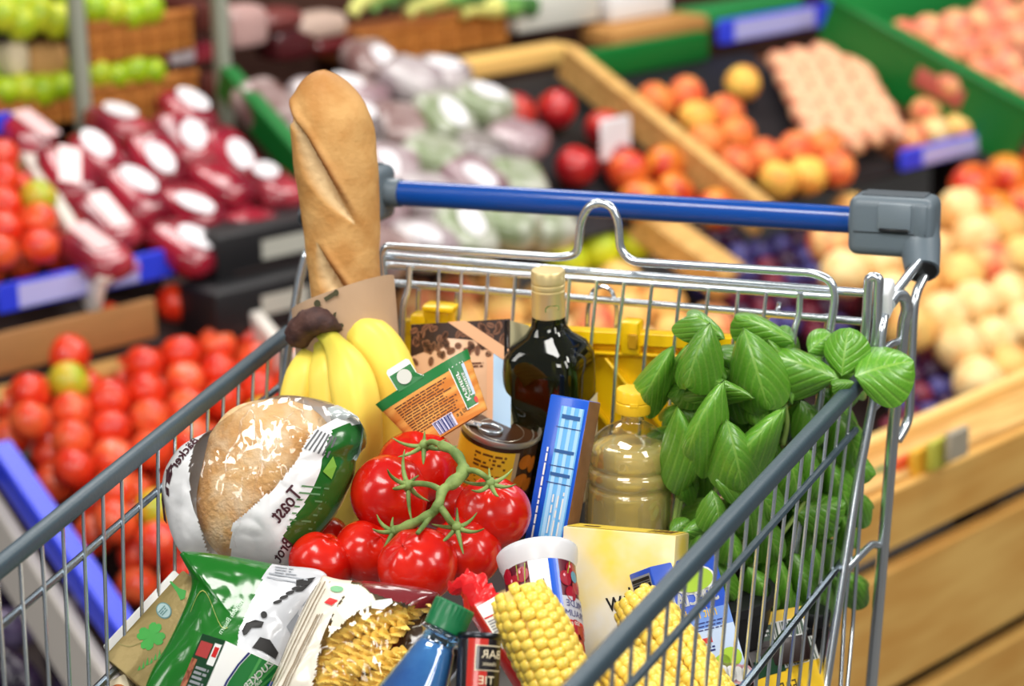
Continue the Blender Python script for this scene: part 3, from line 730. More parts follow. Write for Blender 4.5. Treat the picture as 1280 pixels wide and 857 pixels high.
microtext('small_print', t, mat('can_ink', (110, 62, 16), .5), -.55*A_, -.026, .34*A_, -.011, 4, FC2, seed=4); microtext('small_print', t, mat('can_ink', (110, 62, 16), .5), -.75*A_, -.044, .25*A_, -.029, 4, FC2, seed=14, fillf=.3)
# olive oil bottle
Mt = view_frame(at(685, 340, Y=-.050), roll=-1, tilt=-17.5)
t = thing('olive_oil_bottle', 'square dark green glass bottle with a gold screw cap before the yellow flap', 'bottle', Mt)
olive = mat('olive_glass', (60, 62, 12), .03, trans=.92, ior=1.5, coat=.3); 
k = px2m(Mt.translation); Mr = Matrix.Rotation(radians(-24), 4, 'Y')
prof = [(.0001, -.300), (.030, -.300), (.034, -.296), (.0350, -.270), (.0350, -.085), (.0338, -.073), (.028, -.063), (.019, -.055), (.0145, -.047), (.0138, -.036), (.0135, -.022)]
sqs = [2.6]*7+[1.0, .3, 0, 0]
mb = MB(); seg = 56; vs = []; fs = []
for (rr, hh), q_ in zip(prof, sqs):
    for j in range(seg):
        q = 2*pi*j/seg+pi/4; c, d = cos(q), sin(q); g = (abs(c)**(2+q_)+abs(d)**(2+q_))**(-1/(2+q_)) if q_ else 1
        vs.append(Mr @ V((rr*g*c, hh, rr*g*d)))
fs = [(i*seg+j, (i+1)*seg+j, (i+1)*seg+(j+1) % seg, i*seg+(j+1) % seg) for i in range(len(prof)-1) for j in range(seg)] + [tuple((len(prof)-1)*seg+j for j in range(seg))[::-1]]
mb.add(vs, fs).obj('glass', olive, t, ang=70)
MB().lathe([(.0255, -.298), (.0305, -.29), (.0305, -.088), (.024, -.072)], 40, Mr, sq=2.2).obj('oil', mat('olive_oil_dark', (16, 17, 5), .1), t)
mb = MB().lathe([(.0141, -.039), (.0146, -.036), (.0142, -.018), (.0146, -.017), (.0146, -.0155), (.0138, -.015), (.0138, -.0135), (.0146, -.0130), (.0146, -.0105), (.0139, -.0100), (.0139, -.0085), (.0146, -.008), (.0146, .0008), (.0138, .002), (.0005, .0022)], 48)
mb.obj('screw_cap', gold, t, ang=35)
prints('cap_emblem', t, mat('cap_green', (120, 150, 70), .5), [[(-.003, -.0315), (.009, -.030), (.009, -.0265), (.006, -.0255), (-.001, -.0258), (-.003, -.028)]], cylfn(.0144, .0005))
prints('cap_emblem', t, gold, [[(-.0022, -.0309), (.0083, -.0294), (.0083, -.0268), (.0058, -.0261), (-.0006, -.0264), (-.0022, -.0284)]], cylfn(.0144, .0008))
prints('side_label', t, cream, [[(-.020, -.115), (.022, -.110), (.022, -.20), (-.020, -.20)]], lambda x, y: Mr @ V((.0356, y, -x)))
prints('neck_tag', t, blackink, sub_rect(.012, -.068, .030, -.060, 5), cylfn(.026, .002))
# blue carton
M, w, h = face_frame(at(688, 492, Y=-.150), at(737, 501, Y=-.158), at(650, 682, Y=-.192))
t = thing('blue_carton', 'narrow upright blue carton with pale nutrition table leaning beside the clear oil bottle', 'box', M)
bl = mat('carton_blue', (10, 84, 200), .3, coat=.3); brn = mat('carton_brown_side', (120, 82, 52), .5, var=.4, scale=60)
carton(t, 'carton', w, h, .020, bl, side=brn)
lb = mat('table_blue', (108, 184, 240), .4); lb2 = mat('table_pale', (168, 216, 250), .4)
prints('table_field', t, lb, [rect(-w*.16, -h/2+.002, w*.42, h*.44)], F)
prints('table_stripe', t, lb2, [rect(-w*.10+i*w*.2, -h/2+.002, -w*.01+i*w*.2, h*.44) for i in range(3)], F2)
for yy in (.30, .05, -.06): prints('table_rule', t, navy, [rect(-w*.2, h*yy, w*.42, h*yy+.0007)], F3)
microtext('small_print', t, mat('table_ink', (40, 90, 150), .5), -w*.1, h*.35, w*.38, h*.40, 1, F3); microtext('small_print', t, mat('table_ink', (40, 90, 150), .5), -w*.14, h*.13, w*.38, h*.17, 1, F3); microtext('small_print', t, mat('table_ink', (40, 90, 150), .5), -w*.14, -h*.02, w*.38, h*.02, 1, F3)
microtext('small_print', t, white, -h*.40, -w*.012+.0105, h*.34, w*.012+.0125, 1, lambda x, y: V((-y*1-.0, x-.004, .001)), seed=6); microtext('small_print', t, white, -h*.46, -.0085, -h*.1, .0055, 3, lambda x, y: V((-y+.004, x, .001)), seed=7, fillf=.3)
# sunflower oil bottle
Mt = view_frame(at(792, 492, Y=-.095), roll=1.5, tilt=-15)
t = thing('oil_bottle', 'clear plastic bottle of pale golden oil with a yellow cap', 'bottle', Mt); k = px2m(Mt.translation)
clear = thinfilm('clear_plastic', (248, 246, 236), .10, .06); oilm = mat('pale_oil', (252, 232, 156), .04, trans=.42, ior=1.25, coat=.4)
prof = [(15, -24), (14.5, -34), (20, -38), (34, -46), (47, -58), (53, -70), (54.5, -84), (54, -90), (51.5, -94), (55.5, -99), (56, -110), (52.5, -115), (52.5, -120), (55, -124), (55.5, -150), (55, -176), (53, -182), (53, -190), (55, -196), (55, -380), (50, -388), (1, -388)]
pr_ = [(a*k, b*k) for a, b in prof]
sm = [pr_[0]]+[(p.x, p.y) for p in catmull([V((a, b, 0)) for a, b in pr_], 3)]
MB().lathe(sm, 56, cap0=True).obj('bottle_shell', clear, t, ang=180)
op = [(1*k, -66*k)]+[(a*k*.95, b*k) for a, b in prof if b < -60]; op[1] = (47*k*.95, -66*k)
MB().lathe([(p.x, p.y) for p in catmull([V((a, b, 0)) for a, b in op], 3)], 48, cap0=False).obj('oil', oilm, t, ang=180)
yc = mat('yellow_cap_plastic', (250, 200, 40), .35, coat=.2)
mb = MB(); rp = 22.2*k
mb.lathe([(rp*.97, -24*k), (rp, -22.5*k), (rp, -11*k), (rp*.96, -10*k), (rp*.96, -9*k), (rp, -8*k), (rp*.99, 4*k), (rp*.93, 6.5*k), (.0003, 7*k)], 48); mb.obj('cap', yc, t, ang=35)
MB().box((0, -9.5*k, rp*.98), (.007, .0035, .0012), .0004, 1).obj('cap_seal', yc, t)
# white carton with coloured dots, far back
M, w, h = face_frame(at(826, 570, Y=-.045), at(874, 572, Y=-.02), at(824, 700, Y=-.06))
t = thing('dotted_carton', 'white carton with red and blue dots behind the basil stems', 'box', M); carton(t, 'carton', w, h, .03, white)
prints('red_dot', t, redp, [ell(w*.12, h*.36, .006, .007)], F); prints('blue_dot', t, bl, [ell(-w*.2, h*.20, .006, .0065)], F); prints('blue_dot', t, bl, [ell(-w*.22, h*.05, .005, .006)], F)
# yellow carton
M, w, h = face_frame(at(704, 657, Y=-.212), at(845, 669, Y=-.215), at(722, 812, Y=-.240))
t = thing('yellow_carton', 'yellow and cream carton standing before the clear oil bottle', 'box', M)
ym = mat('yellow_blur_print', (244, 214, 88), .35, col2=(240, 234, 218), scale=12, coat=.2); h2 = .19
mb = MB().box((0, h/2-h2/2, -.0175), (w, h2, .035), .0012, 2); mb.obj('carton', ym, t, ang=30)
T2 = lambda x, y: V((x, h/2+.0004, y))
prints('top_face_print', t, mat('yellow_top_print', (240, 208, 76), .4), [rect(-w/2+.002, -.034, w/2-.002, -.001)], T2)
barcode('barcode', t, brownink, w*.22, -.028, w*.44, -.006, 9, lambda x, y: V((x, h/2+.0008, y)))
prints('top_lettering', t, brownink, [rect(-w*.36, -.017, -w*.22, -.010)], lambda x, y: V((x, h/2+.0008, y)))
bl_ = M.inverted() @ at(788, 748, Y=-.228); letters('brush_lettering', t, 'Schw', blackink, bl_.x, bl_.y, .024, F2, rot=14, sx=.8)
# cherry yoghurt pot
Mt = view_frame(at(672, 697, Y=-.292), roll=-8, tilt=28, yaw=-6)
t = thing('yoghurt_pot', 'white rimmed pot of cherry yoghurt with a blue stripe, behind the first corn cob', 'pot', Mt); k = px2m(Mt.translation)
rt_, rb_ = 46*k, 41*k; hp = .10
def pr2(y): return rt_-(rt_-rb_)*min(1, max(0, -y/hp))
mb = MB().lathe([(rb_*.9, -hp), (rb_, -hp+.003), (pr2(-.05), -.05), (pr2(-.008), -.008)], 56, cap1=False); mb.obj('pot_wall', mat('pot_purple', (92, 18, 38), .35, coat=.3), t, ang=60)
mb = MB().lathe([(pr2(-.011), -.0125), (rt_*1.03, -.009), (rt_*1.08, -.005), (rt_*1.11, .000), (rt_*1.12, .003), (rt_*1.07, .0045), (rt_*1.0, .004), (rt_*.97, .001)], 56, cap0=False, cap1=False); mb.obj('rim', mat('rim_white', (228, 228, 232), .3, trans=.15), t, ang=70)
MB().lathe([(rt_*.98, .0012), (rt_*.9, .0042), (.0003, .0050)], 40, cap0=False).obj('lid_foil', mat('lid_cherry', (70, 12, 24), .25, coat=.5), t)
FP = cylfn(rt_, .0006, pr2); FP2 = cylfn(rt_, .0009, pr2); FP3 = cylfn(rt_, .0012, pr2)
y0, y1 = -.095, -.013
prints('white_stripe', t, white, sub_rect(-.005, y0, .0105, y1, 5), FP2); prints('blue_stripe', t, bl, sub_rect(.0105, y0, .0185, y1, 4), FP2)
chm = mat('cherry_print', (156, 14, 40), .3, coat=.5, var=.25, scale=80); r = random.Random(3); pol = []
for i, (x, y) in enumerate(((-.020, -.026), (-.011, -.022), (-.027, -.018), (-.014, -.036), (-.028, -.034), (.024, -.028), (.031, -.020), (.028, -.040), (.036, -.033), (.025, -.075), (.034, -.082), (.029, -.067), (.038, -.070), (-.02, -.05), (-.03, -.048))): prints('printed_cherry', t, chm, [ell(x, y, .0058, .0062)], cylfn(rt_, .0008+.00002*i, pr2))
prints('cherry_shine', t, mat('cherry_shine', (240, 170, 180), .3), [ell(x-.0015, y+.0022, .0010, .0013, 8) for x, y in ((-.020, -.026), (-.011, -.022), (.024, -.028), (.031, -.020), (.025, -.075))], FP3)
prints('cherry_stalk', t, mat('stalk_green', (150, 170, 60), .5), [[(-.015, -.013), (-.0142, -.013), (-.0142, -.026), (-.015, -.026)], [(-.0075, -.014), (-.0067, -.014), (-.009, -.03), (-.0098, -.03)], [(.030, -.013), (.031, -.013), (.0265, -.024), (.0257, -.024)]], FP3)
prints('round_badge', t, navy, [ell(-.0225, -.0345, .0052, .0062)], FP3); prints('round_badge', t, mat('badge_teal', (90, 140, 160), .4), [ell(.0335, -.0255, .004, .0048)], FP3)
prints('grey_label', t, mat('label_grey', (184, 186, 198), .4), sub_rect(.0185, -.0615, .048, -.0425, 6), FP2); prints('red_label', t, redp, sub_rect(.0185, -.0665, .048, -.0615, 6), FP2)
letters('label_lettering', t, 'MILDE', navy, .0315, -.0485, .0075, FP3); letters('label_lettering', t, 'TRAUM', navy, .0315, -.0565, .0075, FP3); letters('label_lettering', t, '500 g', white, .029, -.0640, .0045, FP3)
microtext('small_print', t, navy, -.018, -.002, .020, .0035, 2, lambda x, y: FP3(.004-y*1.2, -.042+x), seed=2)
# red pouch
M, w, h = face_frame(at(588, 752, Y=-.365), at(617, 738, Y=-.345), at(632, 885, Y=-.40))
M, w, h = face_frame(at(592, 752, Y=-.372), at(622, 738, Y=-.357), at(636, 880, Y=-.42))
t = thing('red_pouch', 'red and white foil pouch with a crumpled red top between can and corn', 'packet', M)
rf = mat('red_foil', (214, 24, 28), .28, coat=.4, bump=.2, bscale=90); pk = mat('pink_foil', (238, 120, 112), .3, coat=.3)
carton(t, 'pouch', w*1.15, h, .022, rf, .003)
prints('white_panel', t, white, [[(-w*.52, h*.44), (w*.30, h*.46), (w*.56, h*.02), (-w*.52, -h*.02)]], F)
prints('pink_field', t, pk, [[(-w*.52, -h*.02), (w*.56, h*.02), (w*.56, -h*.2), (w*.1, -h*.16), (-w*.2, -h*.48), (-w*.52, -h*.48)]], F)
prints('red_rule', t, redp, [rect(-w*.5, h*.30, w*.45, h*.315)], F2); microtext('small_print', t, grey, -w*.45, h*.03, w*.42, h*.28, 9, F2); microtext('small_print', t, mat('dark_grey_ink', (90, 90, 94), .5), w*.0, h*.34, w*.34, h*.42, 2, F2)
prints('white_streaks', t, cream, [[(-w*.1+i*w*.13, -h*.5), (-w*.04+i*w*.13, -h*.5), (-w*.2+i*w*.13, -h*.30), (-w*.22+i*w*.13, -h*.30)] for i in range(4)], F2)
mb = MB(); rr = random.Random(2); nn = 28; rings = []
for j in range(15):
    f = j/14; yy = h*.46+.030*f
    for q in range(nn):
        a = 2*pi*q/nn; w0 = w*.60*(1-f)+w*.36*f; d0 = .011*(1-f)+.007*f
        z = noise.noise(V((cos(a)*1.7, sin(a)*1.7, f*4)))*.0065*min(1, f*4)
        mb.v.append(V((w0*cos(a)-.006*f*f*1.4+z, yy+z*.9+.004*noise.noise(V((cos(a)*2, sin(a)*2, 9))), d0*sin(a)-.011+z*1.3)))
mb.f = [(j*nn+q, j*nn+(q+1) % nn, (j+1)*nn+(q+1) % nn, (j+1)*nn+q) for j in range(14) for q in range(nn)]+[tuple(14*nn+q for q in range(nn))]; mb.m = [0]*len(mb.f)
mb.obj('crumpled_top', rf, t, ang=30)
# small red and black can
Mt = view_frame(at(600, 792, Y=-.432), roll=3, tilt=10, yaw=0)
t = thing('drink_can', 'small black and red can between the water bottle and the red pouch', 'can', Mt); k = px2m(Mt.translation); rr_ = 27*k
redc = mat('can_red', (196, 44, 32), .3, coat=.4); blc = mat('can_black', (22, 16, 20), .3, coat=.4)
MB().lathe([(rr_*.94, -.09), (rr_, -.086), (rr_, -.004), (rr_*.985, -.002)], 48).obj('can_body', blc, t, ang=60)
MB().lathe([(rr_*.985, -.0045), (rr_*1.03, -.0035), (rr_*1.04, -.001), (rr_*1.0, .0005), (rr_*.9, .0003), (.0003, -.001)], 48, cap0=False).obj('can_rim', mat('dark_metal', (70, 72, 76), .3, metal=1), t, ang=60)
FK = cylfn(rr_, .0004); FK2 = cylfn(rr_, .0007); FK3 = cylfn(rr_, .001); FK4 = cylfn(rr_, .0013)
prints('red_panel', t, redc, sub_rect(-.52*rr_, -.086, .42*rr_, -.004, 14), FK)
prints('frame_border', t, cream, sub_rect(-.16*rr_, -.0265, 1.2*rr_, -.0085, 10), FK2); prints('frame_field', t, blc, sub_rect(-.11*rr_, -.0258, 1.16*rr_, -.0092, 10), FK3)
letters('label_lettering', t, 'BAR', cream, .62*rr_, -.0150, .0085, FK4); letters('label_lettering', t, 'classic', cream, .52*rr_, -.0215, .0042, FK4); letters('label_lettering', t, 'TIE', cream, .40*rr_, -.0335, .0085, FK4)
# water bottle
Mt = view_frame(at(566, 762, Y=-.425), roll=25, tilt=8)
t = thing('water_bottle', 'pale blue plastic water bottle with a green cap in front of the pasta bag', 'bottle', Mt); k = px2m(Mt.translation)
bluec = thinfilm('blue_clear_plastic', (176, 214, 240), .12); bcap = mat('green_cap_plastic', (16, 108, 62), .4, coat=.15)
mb = MB(); ns = 60; rows = [(.2, 8.5), (24.5, 8), (26, 6), (26, -16), (26.4, -18), (26.4, -27), (25, -28)]
for j, (a, b) in enumerate(rows):
    for q in range(ns):
        u = 2*pi*q/ns; g = 1.0 if j < 1 or j > 3 else (1.022 if q % 2 else .985)
        mb.v.append(V((a*g*k*sin(u), b*k, a*g*k*cos(u))))
mb.f = [(j*ns+q, (j+1)*ns+q, (j+1)*ns+(q+1) % ns, j*ns+(q+1) % ns) for j in range(len(rows)-1) for q in range(ns)]+[tuple(6*ns+q for q in range(ns))]; mb.m = [0]*len(mb.f)
mb.obj('cap', bcap, t, ang=35)
prof = [(19, -27), (19, -30), (28, -31), (28.5, -34), (25, -36), (22.5, -40), (22.5, -46), (25, -50), (29, -64), (34, -84), (40, -106), (47, -130), (51, -150), (52, -170), (50, -178), (52, -186), (52, -300), (46, -312), (1, -310)]
MB().lathe([(p.x*k, p.y*k) for p in catmull([V((a, b, 0)) for a, b in prof], 3)], 48).obj('bottle_shell', bluec, t, ang=180)
MB().lathe([(.2*k, -47*k)]+[(a*k*.93, b*k) for a, b in prof if b < -45], 40, cap0=False).obj('water', mat('water', (70, 126, 186), .15, alpha=.78, col2=(160, 206, 240), scale=16, coat=.4), t, ang=180)
# soup carton behind the right wires
M, w, h = face_frame(at(812, 708, Y=-.238), at(893, 690, Y=-.185), at(858, 872, Y=-.272))
t = thing('soup_carton', 'blue and white carton with backward white lettering beside the dark pack, behind the right wires', 'box', M)
sb = mat('carton_royal_blue', (40, 84, 196), .35, coat=.2); slp = mat('carton_pale_blue', (196, 214, 240), .4)
carton(t, 'carton', w, h, .03, sb)
prints('pale_field', t, slp, [rect(-w/2+.001, -h/2, w/2-.001, -h*.04)], F); prints('mid_field', t, mat('carton_mid_blue', (112, 150, 222), .4), [rect(-w/2+.001, -h*.04, w/2-.001, h*.10)], F)
prints('green_oval', t, white, [ell(w*.06, h*.335, w*.34, .0115, 20)], F2); prints('green_oval', t, mat('lime_print', (170, 206, 52), .4), [ell(w*.06, h*.335, w*.31, .0098, 20)], F3)
letters('title_lettering', t, 'SPECIAL', white, 0, h*.195, .0155, F2, sx=.88, bold=.0005); letters('title_lettering', t, 'mit Huhn', yelprint, -.001, h*.075, .012, F2, sx=.85)
microtext('small_print', t, navy, -w*.1, -h*.06, w*.42, h*.02, 3, F2, fillf=.35); prints('red_badge', t, redp, [rect(-w*.16, -h*.15, w*.10, -h*.11)], F2); microtext('small_print', t, navy, -w*.1, -h*.22, w*.12, -h*.17, 2, F2)
prints('pictured_leaf', t, mat('lime_print', (170, 206, 52), .4), [ell(w*.30, -h*.29, .011, .008), ell(w*.16, -h*.31, .008, .006)], F2)
prints('pictured_onion', t, mat('onion_print', (222, 168, 176), .4), [ell(w*.02+i*.007, -h*.37-.002*i, .0075, .0085, 14) for i in range(5)], F2); prints('pictured_onion', t, white, [ell(w*.02+i*.007, -h*.37-.002*i, .0050, .0062, 14) for i in range(5)], F3); prints('pictured_carrot', t, mat('carrot_print', (240, 170, 70), .4), [ell(-w*.12, -h*.315, .012, .004)], F2)
XL = lambda x, y: V((-w/2-.0005, y, x))
prints('barcode_field', t, grey, [rect(-.028, h*.18, -.002, h*.46)], XL); barcode('barcode', t, blackink, -.027, h*.19, -.003, h*.45, 9, lambda x, y: V((-w/2-.001, y, x)), vertical=False)
# dark packs on the right
M, w, h = face_frame(at(921, 772, Y=-.125), at(1002, 757, Y=-.09), at(938, 838, Y=-.14))
t = thing('dark_chocolate_box', 'dark brown box with a yellow band and barcode, above the yellow label pack', 'box', M); chb = mat('box_dark_brown', (40, 24, 20), .35, coat=.2)
carton(t, 'carton', w, h, .03, chb); prints('yellow_band', t, yelprint, [rect(-w/2, h*.27, w/2, h/2)], F); prints('green_band', t, dgrn, [rect(-w/2, -h*.02, -w*.02, h*.27)], F)
prints('barcode_field', t, white, [rect(-w*.02, -h*.02, w*.48, h*.30)], F2); barcode('barcode', t, dgrn, 0, 0, w*.47, h*.28, 9, F3); microtext('small_print', t, white, -w*.44, h*.05, -w*.06, h*.2, 2, F2)
M, w, h = face_frame(at(934, 815, Y=-.145), at(1017, 792, Y=-.070), at(948, 885, Y=-.165))
t = thing('yellow_label_box', 'dark pack with a bright yellow label and barcode, lowest at the right rear post', 'box', M)
carton(t, 'carton', w, h, .04, chb); prints('yellow_label', t, yelprint, [[(-w/2, -h*.5), (w/2, -h*.5), (w/2, h*.1), (-w*.1, h*.02), (-w/2, -h*.02)]], F); prints('green_label', t, dgrn, [rect(-w*.46, h*.0, -w*.05, h*.30)], F2)
prints('barcode_field', t, white, [rect(-w*.05, h*.05, w*.47, h*.48)], F2); barcode('barcode', t, dgrn, -w*.03, h*.06, w*.45, h*.47, 8, F3); letters('label_lettering', t, 'ERD', blackink, -w*.1, -h*.3, .014, F2)
Mt = view_frame(at(1012, 768, Y=-.015), roll=8, tilt=-14)
t = thing('dark_jar', 'black glass jar standing in the right rear corner of the cart', 'jar', Mt); dgl = mat('dark_glass', (16, 14, 14), .06, coat=.5)
MB().lathe([(.0003, -.003), (.017, -.003), (.0185, -.006), (.0205, -.012), (.021, -.02), (.021, -.10), (.019, -.104), (.0004, -.104)], 32, cap0=False).obj('glass', dgl, t, ang=60)
MB().lathe([(.0178, -.007), (.0182, -.006), (.0182, .005), (.0172, .0065), (.0002, .0065)], 32).obj('jar_lid', blk, t)
# gold pack with clover
M, w, h = face_frame(at(129, 820, Y=-.405), at(228, 711, Y=-.345), at(186, 878, Y=-.425))
t = thing('gold_pack', 'gold foil pack with a printed green clover leaning on the left wires', 'packet', M)
gf = mat('gold_foil', (140, 122, 74), .38, metal=.35, var=.10, scale=25, bump=.25, bscale=70); carton(t, 'pack', w, h, .028, gf, .002)
clo = mat('clover_green', (48, 150, 52), .5); s_ = w/148
def g_(px, py):        # picture position on this face
    q = M.inverted() @ at(px, py, Y=-.39); return q.x, q.y
q = M.inverted().to_3x3(); nrm = M.to_3x3().col[2]
def onface(px, py, MM=None):
    mm = MM or M; n_ = mm.to_3x3().col[2]; rr = ray(px, py); tt = (mm.translation-CAM).dot(n_)/rr.dot(n_); p = mm.inverted() @ (CAM+rr*tt); return p.x, p.y
cx_, cy_ = onface(189, 795); pol = []
for a in (20, 110, 200, 290):
    a = radians(a); ux, uy = cos(a), sin(a); vx, vy = -uy, ux; L_ = .0115
    pol.append([(cx_+ux*f*L_+vx*g*L_, cy_+uy*f*L_+vy*g*L_) for f, g in ((0, 0), (.35, -.38), (.7, -.48), (.95, -.36), (1.02, -.14), (.9, 0), (1.02, .14), (.95, .36), (.7, .48), (.35, .38))])
prints('clover_print', t, clo, pol, F)
bx, by = onface(205, 763); dx_ = V((onface(212, 773)[0]-onface(198, 754)[0], onface(212, 773)[1]-onface(198, 754)[1], 0)).normalized(); an = atan2(dx_.y, dx_.x)
prints('badge', t, mat('badge_edge', (84, 124, 120), .5), [ell(bx, by, .0078, .0058, 18, an)], F); prints('badge', t, mat('badge_blue', (150, 176, 176), .5), [ell(bx, by, .0068, .0048, 18, an)], F2); microtext('badge_lettering', t, mat('badge_edge', (84, 124, 120), .5), bx-.004, by-.003, bx+.004, by+.003, 3, F3)
a_, b_ = onface(222, 735), onface(232, 748); prints('bottle_print', t, clo, [[onface(212, 727), onface(214, 726), onface(224, 735), onface(233, 738), onface(231, 748), onface(226, 750), onface(221, 740)]], F)
prints('grass_print', t, clo, [[onface(172+i*5, 838-i*3.2+(i % 2)*2), onface(176+i*5, 837-i*3.2), onface(175+i*5, 831-i*3.2-(i % 3)*2)] for i in range(6)], F)
prints('swirl_print', t, mat('gold_dark_print', (138, 128, 72), .5), [[onface(148+i*5, 803+4*sin(i*.6)), onface(153+i*5, 803+4*sin(i*.6+.6)), onface(153+i*5, 804.4+4*sin(i*.6+.6)), onface(148+i*5, 804.4+4*sin(i*.6))] for i in range(6)], F)
# white carton behind it, and the small baked goods box
M2, w2, h2_ = face_frame(at(122, 812, Y=-.395), at(232, 694, Y=-.325), at(150, 884, Y=-.405)); M2.translation = M2.translation - M2.to_3x3().col[2]*.032 + M2.to_3x3().col[1]*.001
t = thing('white_carton', 'plain white carton wedged behind the gold pack', 'box', M2); M2.translation -= M2.to_3x3().col[1]*h2_*.0; carton(t, 'carton', w2*.82, h2_*.9, .012, white, .002)
M3, w3, h3 = face_frame(at(120, 858, Y=-.415), at(156, 841, Y=-.405), at(150, 905, Y=-.425))
t = thing('pastry_box', 'small printed box with a red and cream picture, lowest at left under the gold pack', 'box', M3); carton(t, 'carton', w3, h3, .03, cream)
prints('pictured_pastry', t, mat('pastry_print', (214, 150, 62), .4, col2=(180, 50, 30), scale=60), [ell(w3*.05, h3*.1, w3*.36, h3*.26)], F)
# green sweetcorn carton at the very front
M, w, h = face_frame(at(283, 801, Y=-.435), at(373, 843, Y=-.385), at(243, 905, Y=-.470))
t = thing('sweetcorn_carton', 'green and white carton lettered backwards, foremost at left before the green bag', 'box', M)
carton(t, 'carton', w, h, .032, white, .0008); 
prints('green_fan', t, grn, [[(-w*.16, h/2-.0005), (w/2, h/2-.0005), (w/2, -h/2), (-w*.22, -h/2), (-w*.30, -h*.2), (-w*.28, h*.1), (-w*.23, h*.32)]], F)
prints('fan_edge', t, navy, [[(-w*.20, h/2-.0005), (-w*.17, h/2-.0005), (-w*.24, h*.32), (-w*.29, h*.1), (-w*.31, -h*.2), (-w*.335, -h*.2), (-w*.315, h*.1), (-w*.265, h*.32)]], F)
lg = mat('light_green_print', (70, 150, 76), .4); prints('fan_ray', t, lg, [[(-w*.05+i*w*.1, h/2-.001), (-w*.01+i*w*.1, h/2-.001), (-w*.1, -h*.2), (-w*.12, -h*.2)] for i in range(6)], F2)
letters('title_lettering', t, 'ZUCKERMAIS', white, -w*.03, h*.18, .0085, F3, rot=62, sx=.95, bold=.00025); letters('title_lettering', t, 'süß', white, w*.06, h*.22, .005, F3, rot=62); letters('title_lettering', t, 'MAIS', yelprint, w*.38, h*.1, .013, F3, rot=72, bold=.0004)
prints('small_badge', t, white, [rect(-w*.02, -h*.16, w*.2, h*.02)], F3); prints('small_badge', t, redp, [rect(.002, -h*.12, w*.16, -h*.01)], flat(.0013)); prints('blue_stamp', t, bl, [[(w*.16, h*.16), (w*.20, h*.16), (w*.23, h*.30), (w*.19, h*.30)]], F3)
XS = lambda x, y: V((-w/2-.0006, y, x)); XS2 = lambda x, y: V((-w/2-.0009, y, x))
prints('side_print', t, dgrn, [rect(-.0315, -h/2, -.0005, h/2)], XS); prints('side_panel', t, mat('side_rose', (176, 64, 62), .4), [rect(-.029, h*.24, -.013, h*.42)], XS2); prints('side_panel', t, white, [rect(-.011, h*.18, -.002, h*.44)], XS2); prints('side_panel', t, redp, [rect(-.009, h*.28, -.003, h*.40)], lambda x, y: V((-w/2-.0012, y, x)))
microtext('small_print', t, grey, -.022, -h*.2, -.004, h*.14, 6, XS2); prints('pictured_strip', t, mat('strip_print', (178, 110, 80), .5, col2=(120, 60, 40), scale=200), [rect(-.031, -h*.3, -.024, h*.2)], XS2)
# ---------------------------------------------------------------- film bags
def film(name, tint=(255, 255, 255), gloss=.16, rough=.07, bump=.6, bscale=26, alpha=.06):
    M = bpy.data.materials.new(name); M.use_nodes = True; nt = M.node_tree; N = nt.nodes; L = nt.links; N.clear()
    out = N.new('ShaderNodeOutputMaterial'); mx = N.new('ShaderNodeMixShader'); tr = N.new('ShaderNodeBsdfTransparent'); gl = N.new('ShaderNodeBsdfGlossy')
    lw = N.new('ShaderNodeLayerWeight'); lw.inputs[0].default_value = .35; mr = N.new('ShaderNodeMapRange'); mr.inputs[3].default_value = gloss; mr.inputs[4].default_value = .45
    L.new(lw.outputs['Facing'], mr.inputs[0]); L.new(mr.outputs[0], mx.inputs[0])
    tr.inputs[0].default_value = lin(tint)+(1,); gl.inputs[1].default_value = rough; gl.inputs[0].default_value = (1, 1, 1, 1)
    tc = N.new('ShaderNodeTexCoord'); vo = N.new('ShaderNodeTexNoise'); vo.inputs['Scale'].default_value = bscale*1.2; vo.inputs['Detail'].default_value = 1; mp = N.new('ShaderNodeMapping'); mp.inputs['Scale'].default_value = (2.4, .45, 1); mp.inputs['Rotation'].default_value = (0, 0, radians(-22))
    nz = N.new('ShaderNodeTexNoise'); nz.inputs['Scale'].default_value = bscale*.8; nz.inputs['Detail'].default_value = 2
    L.new(tc.outputs['Object'], mp.inputs[0]); L.new(mp.outputs[0], vo.inputs['Vector']); L.new(tc.outputs['Object'], nz.inputs['Vector'])
    ad = N.new('ShaderNodeMath'); ad.operation = 'ADD'; L.new(vo.outputs[0], ad.inputs[0]); L.new(nz.outputs[0], ad.inputs[1])
    bp = N.new('ShaderNodeBump'); bp.inputs['Strength'].default_value = bump; bp.inputs['Distance'].default_value = .012; L.new(ad.outputs[0], bp.inputs['Height'])
    L.new(bp.outputs[0], gl.inputs['Normal']); L.new(tr.outputs[0], mx.inputs[1]); L.new(gl.outputs[0], mx.inputs[2]); L.new(mx.outputs[0], out.inputs[0])
    MATS[name] = M; return M
clearf = film('clear_film', gloss=.035, rough=.10, bump=.35, bscale=30); 
whf = mat('white_bag_film', (232, 232, 232), .28, coat=.3, bump=.5, bscale=28); grf = mat('green_bag_film', (30, 96, 34), .22, coat=.5, bump=.35, bscale=18)
plum = mat('plum_ink', (70, 36, 44), .4)
class Loc:
    """picture points of one packet -> its own plane"""
    def __init__(s, cx, cy, Y, roll=0, tilt=0, yaw=0):
        s.M = view_frame(at(cx, cy, Y=Y), roll, tilt, yaw); s.I = s.M.inverted(); s.n = s.M.to_3x3().col[2]
    def __call__(s, x, y):
        r = ray(x, y); t = (s.M.translation-CAM).dot(s.n)/r.dot(s.n); p = s.I @ (CAM+r*t); return (p.x, p.y)
    def poly(s, *pts): return [s(*p) for p in pts]
